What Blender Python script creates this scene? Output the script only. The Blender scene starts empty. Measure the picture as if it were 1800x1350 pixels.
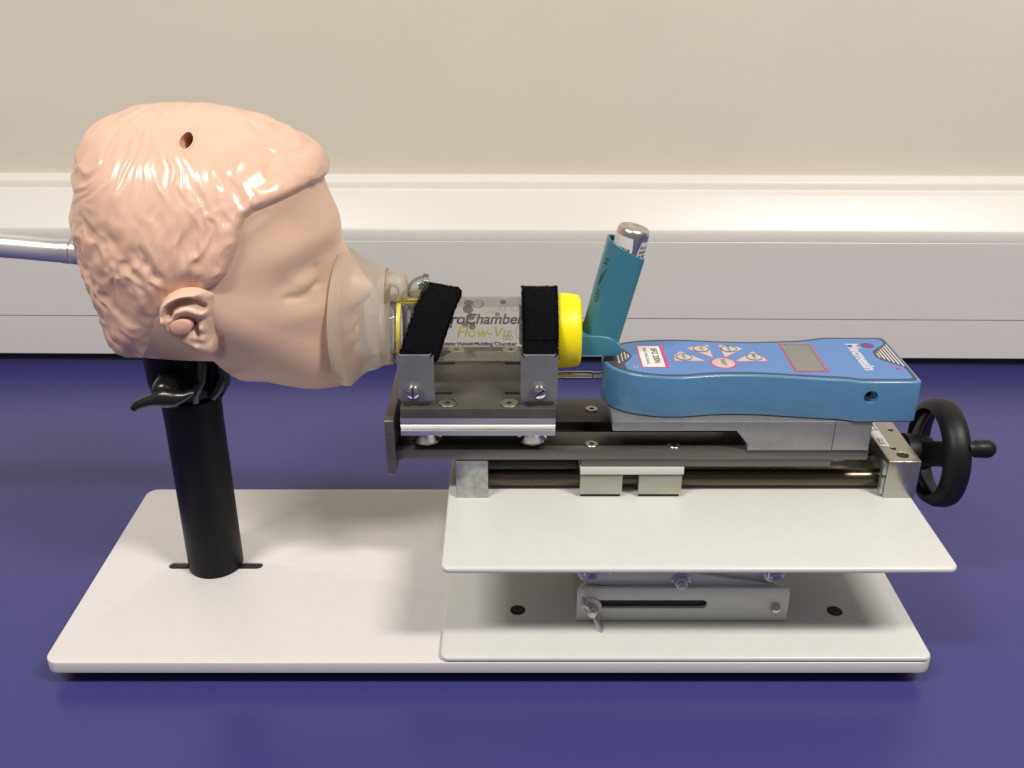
import bpy, bmesh, math, random
import numpy as np
from mathutils import Vector, Matrix

# ------------------------------------------------------------------ camera, world, lamps, exposure
U = 0.01                                   # everything below is written in centimetres
SC = bpy.context.scene
COL = SC.collection
PITCH = math.atan(838/1750)
cam = bpy.data.cameras.new('camera'); camo = bpy.data.objects.new('camera', cam); COL.objects.link(camo)
camo.location = (0, 0, 41.6*U); camo.rotation_euler = (math.pi/2-PITCH, 0, 0)
cam.sensor_width = 36; cam.lens = 36*1750/1800; cam.shift_x = 6/1800
cam.clip_start = 0.02; cam.clip_end = 50
SC.camera = camo
world = bpy.data.worlds.new('World'); SC.world = world; world.use_nodes = True
WB = world.node_tree.nodes['Background']
WB.inputs[0].default_value = (1.0, 0.965, 0.94, 1); WB.inputs[1].default_value = 0.20
def lamp(name, loc, target, sx, sy, power, col):
    d = bpy.data.lights.new(name, 'AREA'); d.shape = 'RECTANGLE'; d.size = sx*U; d.size_y = sy*U
    d.energy = power; d.color = col
    o = bpy.data.objects.new(name, d); COL.objects.link(o)
    o.location = Vector(loc)*U
    o.rotation_euler = (Vector(target)-Vector(loc)).to_track_quat('-Z', 'Y').to_euler()
    return o
lamp('ceiling_lamp', (84, -14, 165), (84, 10, 0), 60, 18, 31, (1.0, 0.955, 0.91))
lamp('ceiling_lamp', (-78, -24, 165), (-78, 10, 0), 60, 18, 24.5, (1.0, 0.95, 0.91))
SC.view_settings.view_transform = 'Standard'; SC.view_settings.look = 'None'
SC.view_settings.exposure = 0.0; SC.view_settings.gamma = 1.0
SC.render.engine = 'CYCLES'
SC.cycles.transparent_max_bounces = 24
SC.cycles.max_bounces = 10

# ------------------------------------------------------------------ mesh helpers
class G:
    """Collects shapes (cm) and links them as ONE mesh object."""
    def __init__(s): s.v = []; s.f = []; s.m = []
    def add(s, verts, faces, mat=0):
        o = len(s.v); s.v += [tuple(p) for p in verts]
        s.f += [tuple(i+o for i in f) for f in faces]; s.m += [mat]*len(faces); return s
    def bm(s, bm, mat=0):
        bm.verts.index_update()
        s.add([v.co[:] for v in bm.verts], [[v.index for v in f.verts] for f in bm.faces], mat); bm.free(); return s
    def box(s, x0, x1, y0, y1, z0, z1, b=0.0, seg=2, mat=0):
        bm = bmesh.new(); bmesh.ops.create_cube(bm, size=1)
        for v in bm.verts:
            v.co = ((x0+x1)/2+v.co.x*(x1-x0), (y0+y1)/2+v.co.y*(y1-y0), (z0+z1)/2+v.co.z*(z1-z0))
        if b > 0: bmesh.ops.bevel(bm, geom=bm.edges[:], offset=b, segments=seg, affect='EDGES', profile=0.5)
        return s.bm(bm, mat)
    def lathe(s, o, ax, prof, seg=40, mat=0, ell=(1, 1), ang0=0.0):
        ax = Vector(ax).normalized(); o = Vector(o)
        t = Vector((0, 0, 1)) if abs(ax.z) < 0.9 else Vector((1, 0, 0))
        e1 = ax.cross(t).normalized(); e2 = ax.cross(e1)
        vs = []; fs = []; rows = []
        for (h, r) in prof:
            if r <= 1e-6: rows.append([len(vs)]); vs.append(o+ax*h)
            else:
                rows.append(list(range(len(vs), len(vs)+seg)))
                for k in range(seg):
                    a = ang0+2*math.pi*k/seg
                    vs.append(o+ax*h+e1*(r*ell[0]*math.cos(a))+e2*(r*ell[1]*math.sin(a)))
        for a, b in zip(rows[:-1], rows[1:]):
            for k in range(seg):
                k2 = (k+1) % seg
                q = [a[k % len(a)], a[k2 % len(a)], b[k2 % len(b)], b[k % len(b)]]
                q = [x for i, x in enumerate(q) if x not in q[:i]]
                if len(q) > 2: fs.append(q)
        return s.add(vs, fs, mat)
    def prism_x(s, prof, x0, x1, mat=0):
        n = len(prof); vs = [(x0, y, z) for y, z in prof]+[(x1, y, z) for y, z in prof]
        fs = [(i, (i+1) % n, n+(i+1) % n, n+i) for i in range(n)]+[tuple(range(n))[::-1], tuple(range(n, 2*n))]
        return s.add(vs, fs, mat)
    def loft(s, rings, mat=0, cap0=False, cap1=False, closed=True):
        n = len(rings[0]); vs = [p for r in rings for p in r]; fs = []
        for k in range(len(rings)-1):
            for i in range(n if closed else n-1):
                j = (i+1) % n; fs.append((k*n+i, k*n+j, (k+1)*n+j, (k+1)*n+i))
        if cap0: fs.append(tuple(range(n))[::-1])
        if cap1: fs.append(tuple(range((len(rings)-1)*n, len(rings)*n)))
        return s.add(vs, fs, mat)
    def tube(s, path, rad, seg=20, mat=0, ell=1.0, caps=True):
        path = [Vector(p) for p in path]; rings = []
        if not hasattr(rad, '__len__'): rad = [rad]*len(path)
        for i, p in enumerate(path):
            d = (path[min(i+1, len(path)-1)]-path[max(i-1, 0)]).normalized()
            t = Vector((0, 1, 0)) if abs(d.y) < 0.9 else Vector((0, 0, 1))
            e1 = d.cross(t).normalized(); e2 = d.cross(e1)
            rings.append([p+e1*(rad[i]*math.cos(a))+e2*(rad[i]*ell*math.sin(a)) for a in [2*math.pi*k/seg for k in range(seg)]])
        return s.loft(rings, mat, caps, caps)
    def plate(s, loops, z0, z1, b=0.0, M=None, mat=0, res=2):
        cu = bpy.data.curves.new('tmp', 'CURVE'); cu.dimensions = '2D'; cu.fill_mode = 'BOTH'
        for lp in loops:
            sp = cu.splines.new('POLY'); sp.points.add(len(lp)-1)
            for p, q in zip(sp.points, lp): p.co = (q[0], q[1], 0, 1)
            sp.use_cyclic_u = True
        cu.extrude = (z1-z0)/2-b; cu.bevel_depth = b; cu.bevel_resolution = res; cu.offset = -b
        ob = bpy.data.objects.new('tmp', cu); me = ob.to_mesh()
        zc = (z0+z1)/2
        vs = [Vector((v.co.x, v.co.y, v.co.z+zc)) for v in me.vertices]
        if M is not None: vs = [M @ v for v in vs]
        fs = [tuple(p.vertices) for p in me.polygons]
        ob.to_mesh_clear(); bpy.data.objects.remove(ob); bpy.data.curves.remove(cu)
        return s.add(vs, fs, mat)
    def build(s, name, mats, parent=None, sharp=32, weld=True):
        if not isinstance(mats, (list, tuple)): mats = [mats]
        base = Vector(parent.get('_o', (0, 0, 0))) if parent is not None else Vector((0, 0, 0))
        me = bpy.data.meshes.new(name)
        me.from_pydata([((p[0]-base.x)*U, (p[1]-base.y)*U, (p[2]-base.z)*U) for p in s.v], [], s.f)
        for m in mats: me.materials.append(m)
        me.polygons.foreach_set('material_index', s.m)
        if weld:
            bm = bmesh.new(); bm.from_mesh(me)
            bmesh.ops.remove_doubles(bm, verts=bm.verts, dist=1e-6)
            bmesh.ops.recalc_face_normals(bm, faces=bm.faces); bm.to_mesh(me); bm.free()
        me.polygons.foreach_set('use_smooth', [True]*len(me.polygons))
        me.set_sharp_from_angle(angle=math.radians(sharp)); me.update()
        o = bpy.data.objects.new(name, me); COL.objects.link(o)
        if parent is not None: o.parent = parent; o['_o'] = list(base)
        return o
MXZ = Matrix(((1, 0, 0, 0), (0, 0, 1, 0), (0, 1, 0, 0), (0, 0, 0, 1)))      # (x, z) drawing, depth along y

def thing(name, label, cat, loc, group=None):
    o = bpy.data.objects.new(name, None); COL.objects.link(o); o.empty_display_size = 0.01
    o.location = Vector(loc)*U; o['_o'] = list(loc); o['label'] = label; o['category'] = cat
    if group: o['group'] = group
    return o
def tag(o, label=None, cat=None, group=None, kind=None):
    for k, v in (('label', label), ('category', cat), ('group', group), ('kind', kind)):
        if v: o[k] = v
    return o
def rr(x0, x1, y0, y1, r, n=6):
    r = min(r, (x1-x0)/2-1e-4, (y1-y0)/2-1e-4); P = []
    for cx, cy, a in ((x1-r, y1-r, 0), (x0+r, y1-r, 90), (x0+r, y0+r, 180), (x1-r, y0+r, 270)):
        for k in range(n+1):
            t = math.radians(a+90*k/n); P.append((cx+r*math.cos(t), cy+r*math.sin(t)))
    return P
def circ(cx, cy, r, n=24): return [(cx+r*math.cos(2*math.pi*k/n), cy+r*math.sin(2*math.pi*k/n)) for k in range(n)]
def smooth_closed(P, k=6):
    out = []; n = len(P)
    for i in range(n):
        p0, p1, p2, p3 = [np.array(P[(i+j-1) % n], float) for j in range(4)]
        for s in range(k):
            u = s/k; out.append(tuple(0.5*((2*p1)+(-p0+p2)*u+(2*p0-5*p1+4*p2-p3)*u*u+(-p0+3*p1-3*p2+p3)*u**3)))
    return out
def inset(P, d):
    n = len(P); A = sum(P[i][0]*P[(i+1) % n][1]-P[(i+1) % n][0]*P[i][1] for i in range(n)); sg = 1 if A > 0 else -1
    out = []
    for i in range(n):
        a = Vector(P[i-1]); b = Vector(P[(i+1) % n]); t = (b-a).normalized()
        out.append((P[i][0]-t.y*d*sg, P[i][1]+t.x*d*sg))
    return out
def text2d(txt, size, shear=0.0, off=0.0, align='LEFT', sx=1.0, space=1.0):
    cu = bpy.data.curves.new('tmp', 'FONT'); cu.body = txt; cu.size = size; cu.shear = shear; cu.offset = off
    cu.align_x = align; cu.fill_mode = 'BOTH'; cu.space_character = space; cu.resolution_u = 4; cu.align_y = 'BOTTOM_BASELINE'
    ob = bpy.data.objects.new('tmp', cu); me = ob.to_mesh()
    bm = bmesh.new(); bm.from_mesh(me); bmesh.ops.triangulate(bm, faces=bm.faces)
    V = [(v.co.x*sx, v.co.y) for v in bm.verts]; F = [tuple(v.index for v in f.verts) for f in bm.faces]; bm.free()
    ob.to_mesh_clear(); bpy.data.objects.remove(ob); bpy.data.curves.remove(cu)
    return V, F
def copy_part(o, parent, dx=(0, 0, 0), kids=True):
    """another instance of a part (shares its mesh), moved by dx cm"""
    c = o.copy(); COL.objects.link(c); c.parent = parent; c.location = o.location+Vector(dx)*U
    if kids:
        for ch in [x for x in COL.objects if x.parent == o]:
            d = ch.copy(); COL.objects.link(d); d.parent = c
    return c

# ------------------------------------------------------------------ materials
def srgb(r, g, b): return tuple(((c/255)/12.92 if c/255 <= 0.04045 else ((c/255+0.055)/1.055)**2.4) for c in (r, g, b))
def mat(name, col, rough=0.5, metal=0.0, bump=0.0, bscale=20.0, stretch=(1, 1, 1), var=0.0, vscale=2.0, coat=0.0, rvar=0.0,
        sss=0.0, spec=0.5, bdist=0.02, col2=None, dust=0.0):
    """bscale / vscale: features per centimetre"""
    m = bpy.data.materials.new(name); m.use_nodes = True; nt = m.node_tree; N = nt.nodes; L = nt.links
    p = N['Principled BSDF']; p.inputs['Base Color'].default_value = (*col, 1); p.inputs['Roughness'].default_value = rough
    p.inputs['Metallic'].default_value = metal; p.inputs['Coat Weight'].default_value = coat
    p.inputs['Coat Roughness'].default_value = 0.12; p.inputs['Specular IOR Level'].default_value = spec
    if sss: p.inputs['Subsurface Weight'].default_value = sss; p.inputs['Subsurface Radius'].default_value = (0.004, 0.002, 0.001); p.inputs['Subsurface Scale'].default_value = 1.0
    tc = N.new('ShaderNodeTexCoord'); mp = N.new('ShaderNodeMapping'); mp.inputs['Scale'].default_value = stretch
    L.new(tc.outputs['Object'], mp.inputs['Vector'])
    def noise(sc, det=3.0):
        n = N.new('ShaderNodeTexNoise'); n.inputs['Scale'].default_value = sc*100; n.inputs['Detail'].default_value = det
        L.new(mp.outputs[0], n.inputs['Vector']); return n
    if bump > 0:
        n = noise(bscale); b = N.new('ShaderNodeBump'); b.inputs['Strength'].default_value = bump; b.inputs['Distance'].default_value = bdist*U
        L.new(n.outputs[0], b.inputs['Height']); L.new(b.outputs[0], p.inputs['Normal'])
    if var > 0 or col2:
        n = noise(vscale, 4.0); mx = N.new('ShaderNodeMix'); mx.data_type = 'RGBA'
        c2 = col2 if col2 else tuple(c*(1-var) for c in col); c1 = col if col2 else tuple(min(1, c*(1+var)) for c in col)
        mx.inputs[6].default_value = (*c1, 1); mx.inputs[7].default_value = (*c2, 1)
        r = N.new('ShaderNodeMapRange'); r.inputs[1].default_value = 0.35; r.inputs[2].default_value = 0.65
        L.new(n.outputs[0], r.inputs[0]); L.new(r.outputs[0], mx.inputs[0]); L.new(mx.outputs[2], p.inputs['Base Color'])
        if dust > 0:      # sparse fine specks
            n3 = noise(9.0, 1.0); r3 = N.new('ShaderNodeMapRange'); r3.inputs[1].default_value = 0.73; r3.inputs[2].default_value = 0.78
            m3 = N.new('ShaderNodeMix'); m3.data_type = 'RGBA'; m3.inputs[7].default_value = (0.1, 0.09, 0.08, 1)
            ml = N.new('ShaderNodeMath'); ml.operation = 'MULTIPLY'; ml.inputs[1].default_value = dust
            L.new(n3.outputs[0], r3.inputs[0]); L.new(r3.outputs[0], ml.inputs[0]); L.new(ml.outputs[0], m3.inputs[0])
            L.new(mx.outputs[2], m3.inputs[6]); L.new(m3.outputs[2], p.inputs['Base Color'])
    if rvar > 0:
        n = noise(vscale*0.6, 5.0); r = N.new('ShaderNodeMapRange'); r.inputs[3].default_value = max(0.02, rough-rvar); r.inputs[4].default_value = rough+rvar
        r.inputs[1].default_value = 0.3; r.inputs[2].default_value = 0.7
        L.new(n.outputs[0], r.inputs[0]); L.new(r.outputs[0], p.inputs['Roughness'])
    return m
def clear_mat(name, tint, opac, body, rough=0.08, bump=0.0, translucent=0.5, bscale=4, fres=1.0):
    """see-through plastic: transparent + a share of milky body + fresnel gloss"""
    m = bpy.data.materials.new(name); m.use_nodes = True; nt = m.node_tree; N = nt.nodes; L = nt.links
    N.remove(N['Principled BSDF']); out = [n for n in N if n.type == 'OUTPUT_MATERIAL'][0]
    tr = N.new('ShaderNodeBsdfTransparent'); tr.inputs[0].default_value = (*tint, 1)
    df = N.new('ShaderNodeBsdfDiffuse'); df.inputs[0].default_value = (*body, 1)
    tl = N.new('ShaderNodeBsdfTranslucent'); tl.inputs[0].default_value = (*body, 1)
    gl = N.new('ShaderNodeBsdfGlossy'); gl.inputs[1].default_value = rough
    m1 = N.new('ShaderNodeMixShader'); m1.inputs[0].default_value = translucent
    L.new(df.outputs[0], m1.inputs[1]); L.new(tl.outputs[0], m1.inputs[2])
    m2 = N.new('ShaderNodeMixShader'); m2.inputs[0].default_value = opac
    L.new(tr.outputs[0], m2.inputs[1]); L.new(m1.outputs[0], m2.inputs[2])
    lw = N.new('ShaderNodeFresnel'); lw.inputs[0].default_value = 1.45
    mm = N.new('ShaderNodeMath'); mm.operation = 'MULTIPLY'; mm.inputs[1].default_value = fres; mm.use_clamp = True
    L.new(lw.outputs[0], mm.inputs[0])
    m3 = N.new('ShaderNodeMixShader'); L.new(mm.outputs[0], m3.inputs[0]); L.new(m2.outputs[0], m3.inputs[1]); L.new(gl.outputs[0], m3.inputs[2])
    # thicker look at grazing angles
    l2 = N.new('ShaderNodeLayerWeight'); l2.inputs[0].default_value = 0.35
    mr = N.new('ShaderNodeMapRange'); mr.inputs[3].default_value = opac; mr.inputs[4].default_value = min(1, opac+0.22)
    pw = N.new('ShaderNodeMath'); pw.operation = 'POWER'; pw.inputs[1].default_value = 2.5; L.new(l2.outputs['Facing'], pw.inputs[0]); L.new(pw.outputs[0], mr.inputs[0]); L.new(mr.outputs[0], m2.inputs[0])
    if bump:
        tc = N.new('ShaderNodeTexCoord'); n = N.new('ShaderNodeTexNoise'); n.inputs['Scale'].default_value = bscale*100
        L.new(tc.outputs['Object'], n.inputs['Vector'])
        b = N.new('ShaderNodeBump'); b.inputs['Strength'].default_value = bump; b.inputs['Distance'].default_value = 0.03*U
        L.new(n.outputs[0], b.inputs['Height']); L.new(b.outputs[0], gl.inputs['Normal'])
    L.new(m3.outputs[0], out.inputs[0]); return m

M = dict(
 desk=mat('purple_laminate', (0.046, 0.044, 0.178), 0.25, bump=0.10, bscale=16, bdist=0.006, var=0.06, vscale=12, spec=0.36),
 wall=mat('cream_wall_paint', (0.715, 0.665, 0.545), 0.55, bump=0.25, bscale=5, var=0.02, vscale=0.05, spec=0.3, dust=0.12),
 trunk=mat('white_plastic', (0.70, 0.67, 0.615), 0.34, bump=0.05, bscale=2.5, stretch=(0.12, 1, 1), var=0.02, vscale=0.2, dust=0.15),
 rubber=mat('black_rubber', (0.008, 0.008, 0.014), 0.6),
 plate=mat('white_powder_coat', (0.635, 0.61, 0.595), 0.38, bump=0.35, bscale=13, bdist=0.012, var=0.012, vscale=1.0, dust=0.12),
 jack=mat('pale_grey_powder_coat', (0.60, 0.60, 0.565), 0.30, bump=0.22, bscale=11, bdist=0.01, var=0.012, vscale=1.0, dust=0.12),
 black=mat('black_plastic', (0.004, 0.004, 0.006), 0.42, bump=0.1, bscale=12, bdist=0.01, spec=0.22),
 knob=mat('glossy_black_plastic', (0.007, 0.007, 0.007), 0.28, spec=0.6, rvar=0.06),
 wheelblk=mat('satin_black_plastic', (0.006, 0.006, 0.007), 0.45, spec=0.3, bump=0.2, bscale=25, bdist=0.01),
 skin=mat('peach_vinyl', (0.74, 0.50, 0.36), 0.38, bump=0.06, bscale=14, bdist=0.01, var=0.02, vscale=0.5, sss=0.06, rvar=0.05),
 hairv=mat('peach_vinyl_hair', (0.75, 0.475, 0.34), 0.25, bump=0.05, bscale=10, bdist=0.01, var=0.025, vscale=0.6, sss=0.05, rvar=0.06),  # same vinyl as the face; orange cast of the lighting put into the colour
 plug=mat('pink_plug', (0.66, 0.37, 0.28), 0.45, sss=0.1),
 dark=mat('dark_recess', (0.01, 0.01, 0.01), 0.6),
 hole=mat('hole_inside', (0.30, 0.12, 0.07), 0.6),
 anod=mat('dark_anodised_aluminium', (0.17, 0.155, 0.145), 0.40, metal=0.75, bump=0.15, bscale=14, bdist=0.008, stretch=(0.05, 1, 1), var=0.1, vscale=3, rvar=0.05),
 anodt=mat('grey_anodised_plate', (0.085, 0.080, 0.070), 0.5, metal=0.35, bump=0.1, bscale=12, bdist=0.006, var=0.12, vscale=0.8, rvar=0.06),
 blackmet=mat('black_anodised_rail', (0.022, 0.020, 0.019), 0.36, metal=0.3, bump=0.1, bscale=16, bdist=0.006, stretch=(0.2, 1, 1), var=0.15, vscale=1, rvar=0.05),
 alu=mat('silver_aluminium', (0.70, 0.69, 0.67), 0.42, metal=1.0, bump=0.2, bscale=14, bdist=0.008, stretch=(0.04, 1, 1), var=0.05, vscale=4),
 brk=mat('bead_blasted_aluminium', (0.35, 0.345, 0.34), 0.48, metal=0.8, bump=0.15, bscale=22, bdist=0.006, var=0.05, vscale=2),
 bracket=mat('grey_blasted_steel', (0.24, 0.238, 0.235), 0.45, metal=0.55, bump=0.15, bscale=18, bdist=0.006, var=0.05, vscale=1.5, rvar=0.05),
 zinc=mat('zinc_plating', (0.42, 0.45, 0.44), 0.26, metal=0.9, bump=0.25, bscale=5, bdist=0.006, col2=(0.46, 0.42, 0.31), vscale=0.9, rvar=0.08),
 zincg=mat('grey_zinc_plating', (0.42, 0.43, 0.42), 0.33, metal=0.8, bump=0.2, bscale=6, bdist=0.006, var=0.18, vscale=2.2, rvar=0.1),
 chrome=mat('bright_steel', (0.66, 0.65, 0.64), 0.14, metal=1.0, rvar=0.05),
 nickel=mat('warm_nickel_steel', (0.55, 0.50, 0.42), 0.2, metal=1.0, rvar=0.06),
 bluez=mat('blue_zinc_nut', (0.56, 0.57, 0.60), 0.3, metal=0.8, rvar=0.05),
 screwm=mat('dull_steel_screw', (0.36, 0.34, 0.30), 0.3, metal=1.0, rvar=0.08),
 rod=mat('brown_steel_rod', (0.10, 0.082, 0.060), 0.28, metal=0.9, rvar=0.06, vscale=2),
 tube=mat('polished_tube', (0.80, 0.77, 0.77), 0.30, metal=0.75, rvar=0.04),
 velcro=mat('black_hook_tape', (0.0035, 0.0035, 0.0045), 0.95, bump=1.0, bscale=10, bdist=0.1, spec=0.12),
 yellow=mat('yellow_rubber', (0.93, 0.78, 0.0), 0.42, bump=0.05, bscale=8, sss=0.05),
 ygasket=mat('yellow_gasket', (0.66, 0.52, 0.08), 0.3),
 teal=mat('teal_plastic', (0.045, 0.195, 0.25), 0.32, bump=0.03, bscale=6, rvar=0.04),
 teald=mat('dark_teal_print', (0.01, 0.07, 0.09), 0.4),
 can=mat('canister_aluminium', (0.66, 0.62, 0.58), 0.3, metal=1.0, rvar=0.05),
 label=mat('white_label_paper', (0.72, 0.69, 0.65), 0.5),
 gbody=mat('blue_hammered_paint', (0.08, 0.215, 0.36), 0.28, bump=0.6, bscale=7, bdist=0.014, var=0.03, vscale=1.2, coat=0.3),
 gface=mat('blue_overlay', (0.088, 0.205, 0.46), 0.34, bump=0.05, bscale=12),
 gdark=mat('charcoal_overlay', (0.055, 0.055, 0.075), 0.4),
 magenta=mat('magenta_print', (0.52, 0.045, 0.19), 0.4),
 keyc=mat('pale_pink_print', (0.52, 0.42, 0.41), 0.42),
 keyg=mat('pale_grey_print', (0.44, 0.44, 0.42), 0.42),
 ink=mat('black_ink', (0.02, 0.018, 0.02), 0.5),
 inkm=mat('maroon_ink', (0.035, 0.012, 0.02), 0.5),
 silver=mat('silver_print', (0.52, 0.51, 0.54), 0.45),
 stripe=mat('cream_print', (0.60, 0.55, 0.52), 0.45),
 lcd=mat('lcd_glass', (0.19, 0.195, 0.17), 0.14, var=0.06, vscale=0.8),
 olive=clear_mat('olive_print', (0.9, 0.9, 0.8), 0.85, (0.40, 0.42, 0.05), 0.3, translucent=0.3),
 oliveo=clear_mat('faint_olive_print', (0.85, 0.88, 0.75), 0.6, (0.30, 0.35, 0.10), 0.3, translucent=0.3),
 mauve=clear_mat('mauve_print', (0.8, 0.7, 0.72), 0.62, (0.28, 0.11, 0.14), 0.3, translucent=0.3),
 faint=clear_mat('faint_purple_print', (0.8, 0.75, 0.8), 0.5, (0.16, 0.08, 0.14), 0.3, translucent=0.3),
 silicone=clear_mat('milky_silicone', (0.98, 0.95, 0.88), 0.45, (0.90, 0.87, 0.80), 0.38, bump=0.2, translucent=0.6, fres=0.6),
 rim=clear_mat('milky_silicone_rim', (0.98, 0.94, 0.86), 0.42, (0.95, 0.92, 0.86), 0.35, bump=0.1, translucent=0.6, fres=0.5),
 chamber=clear_mat('smoky_clear_plastic', (0.94, 0.94, 0.91), 0.06, (0.80, 0.79, 0.72), 0.10, translucent=0.5, fres=0.35),
 clearp=clear_mat('clear_plastic', (0.95, 0.955, 0.97), 0.10, (0.68, 0.69, 0.70), 0.06, translucent=0.5, bump=0.15, bscale=1.5, fres=0.9),
)

# ------------------------------------------------------------------ the setting: desk, wall
g = G(); g.box(-160, 160, -25, 92.9, -3, 0, b=0.15)
desk = tag(g.build('desk_top', M['desk']), 'purple laminate desk top under the whole rig', None, None, 'structure')
ROTW = Matrix.Rotation(math.radians(-0.78), 4, 'Z')
def turn(o):
    o.rotation_euler = (0, 0, math.radians(-0.78)); p = ROTW @ Vector((0, 91.5*U, 0)); o.location = (-p.x, 91.5*U-p.y, 0)
g = G(); g.box(-170, 170, 95.6, 99, -3, 120)
wall = tag(g.build('wall', M['wall']), 'cream painted wall behind the desk', None, None, 'structure'); turn(wall)
trunking = thing('dado_trunking', 'white plastic cable trunking running along the wall behind the desk', 'trunking', (0, 0, 0)); turn(trunking)
g = G(); g.prism_x([(91.5, 0.95), (91.52, 5.03), (95.5, 5.03), (95.5, 0.9), (91.6, 0.85)], -150, 150); g.build('lower_cover', M['trunk'], trunking, sharp=25)
g = G(); g.prism_x([(91.48, 5.055), (91.45, 5.09), (91.45, 12.83), (91.48, 12.87), (95.5, 12.87), (95.5, 5.055)], -150, 150); g.build('front_cover', M['trunk'], trunking, sharp=25)
pts = [(91.5, 12.90), (91.48, 13.6), (91.6, 13.95), (91.85, 14.2), (93.35, 16.9), (93.55, 17.05), (94.2, 17.1), (94.35, 17.2), (94.4, 17.65), (94.55, 17.9), (94.9, 18.1), (95.3, 18.25), (95.7, 18.3), (95.7, 12.92)]
g = G(); g.prism_x(pts, -150, 150); g.build('top_cover', M['trunk'], trunking, sharp=25)
g = G(); g.box(-150, 150, 92.0, 95.4, 0.0, 0.95); g.build('black_strip', M['rubber'], trunking)  # plain black strip filling the gap between trunking and desk

# ------------------------------------------------------------------ base board
base = thing('base_board', 'long white powder coated base board standing on the purple desk', 'base board', (-1.2, 55, 0))
slot = rr(-22.75, -16.5, 54.62, 55.32, 0.34)
screwpos = [(0.57, 49.8), (20.25, 49.7)]
g = G(); g.plate([rr(-27.25, 24.9, 45.42, 64.65, 0.8, 8), slot], 1.0, 1.8, 0.07); g.build('board', M['plate'], base)
g = G(); g.box(-22.74, -16.51, 54.63, 55.31, 0.99, 1.70, b=0.02); g.build('slot_backing', M['rubber'], base)
g = G(); g.box(-22.3, -21.5, 54.75, 55.2, 1.6, 1.77, b=0.03); g.build('slot_nut', M['knob'], base)
for x, y in ((-24.5, 48.9), (22.0, 48.9), (-25, 63), (22.6, 63)):
    g = G(); g.lathe((x, y, 0), (0, 0, 1), [(0, 0), (0, 0.9), (1.0, 1.0), (1.0, 0)], 24); g.build('foot', M['rubber'], base)
g = G(); g.box(-26.3, 24.0, 46.7, 63.6, 0.2, 0.98); g.build('black_slab', M['rubber'], base)  # plain black slab filling the gap below the board

# ------------------------------------------------------------------ screws, nuts
def screw(name, c, ax, r, mats, par, hexr=0.42, dome=False, ring=True, rot=0.3):
    """hex socket screw head, ax points out of the surface"""
    g = G(); h = r*hexr
    if dome: pr = [(-0.1, r*0.95), (r*0.25, r), (r*0.6, r*0.86), (r*0.8, r*0.6)]
    else: pr = [(-0.02, r), (0.03, r), (0.06, r*0.93), (0.05, r*0.80), (0.045, r*0.74), (0.045, h*1.15)]
    top = pr[-1][0]
    g.lathe(c, ax, pr, 48)
    g.lathe(c, ax, [(top-0.002, h), (0.008, h*0.96), (0.008, 0)], 6, 1, ang0=rot)
    g.lathe(c, ax, [(top, pr[-1][1]), (top-0.002, h*0.86)], 48)
    return g.build(name, mats, par, weld=False)
def nut(name, c, r, h, par, m='bluez', washer=True, rot=0.2):
    """hex nut with a washer and the bolt end, facing the front (-y)"""
    g = G(); c = Vector(c)
    g.lathe(c, (0, -1, 0), [(0, 0), (0, r*1.28), (0.06, r*1.3), (0.08, 0)], 30)
    g.lathe(c, (0, -1, 0), [(0.06, r*1.02), (h*0.8, r*1.02), (h, r*0.86), (h, r*0.6)], 6, ang0=rot)
    o = g.build(name, M[m], par, weld=False)
    g = G(); g.lathe(c, (0, -1, 0), [(h*0.5, r*0.56), (h+0.10, r*0.56), (h+0.16, r*0.45), (h+0.17, 0)], 20); g.build('bolt_end', M['nickel'], o)
    return o

# ------------------------------------------------------------------ lab jack
jack = thing('lab_jack', 'pale grey scissor lifting jack on the right of the white base board', 'lab jack', (10.5, 54, 1.8))
csk = circ(0.57, 49.8, 0.44, 24), circ(20.25, 49.7, 0.44, 24)
g = G(); g.plate([rr(-4.0, 24.75, 45.42, 61.9, 0.5, 8)], 1.82, 2.16, 0.13, res=3); g.build('lower_plate', M['jack'], jack)
g = G(); g.plate([rr(-3.8, 25.15, 45.55, 62.0, 0.5, 8)], 8.02, 8.4, 0.15, res=3); g.build('upper_plate', M['jack'], jack)
for x, y in screwpos:
    g = G(); g.lathe((x, y, 2.16), (0, 0, 1), [(0, 0.48), (0.03, 0.44), (0.035, 0.2)], 28)
    g.lathe((x, y, 2.16), (0, 0, 1), [(0.035, 0.2), (0.03, 0.16), (0.006, 0.15), (0.006, 0)], 6, 1); g.build('countersunk_screw', [M['black'], M['dark']], jack, weld=False)
# channels
chan = [(4.15, 2.2), (17.0, 2.2)]+[(16.65+0.35*math.cos(t), 4.27+0.35*math.sin(t)) for t in [math.pi/2*k/6 for k in range(7)]]+[(4.5+0.35*math.cos(t), 4.27+0.35*math.sin(t)) for t in [math.pi/2+math.pi/2*k/6 for k in range(7)]]
g = G(); g.plate([[p for p in chan if True], rr(5.2, 12.05, 3.12, 3.72, 0.28, 6)], 48.75, 49.0, 0.02, M=MXZ); g.build('lower_channel', M['jack'], jack)
g = G(); g.box(5.1, 12.1, 49.005, 49.05, 3.05, 3.8); g.build('slot_liner', M['rubber'], jack)
g = G(); g.plate([rr(4.15, 17.0, 2.2, 4.62, 0.35, 6)], 57.6, 57.85, 0.02, M=MXZ); g.box(4.15, 17.0, 49.0, 57.6, 2.2, 2.42); g.build('channel_floor', M['jack'], jack)
g = G(); g.box(4.3, 16.9, 49.95, 50.2, 6.3, 7.99); g.box(4.3, 16.9, 56.3, 56.55, 6.3, 7.99); g.build('upper_channel', M['jack'], jack)
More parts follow.
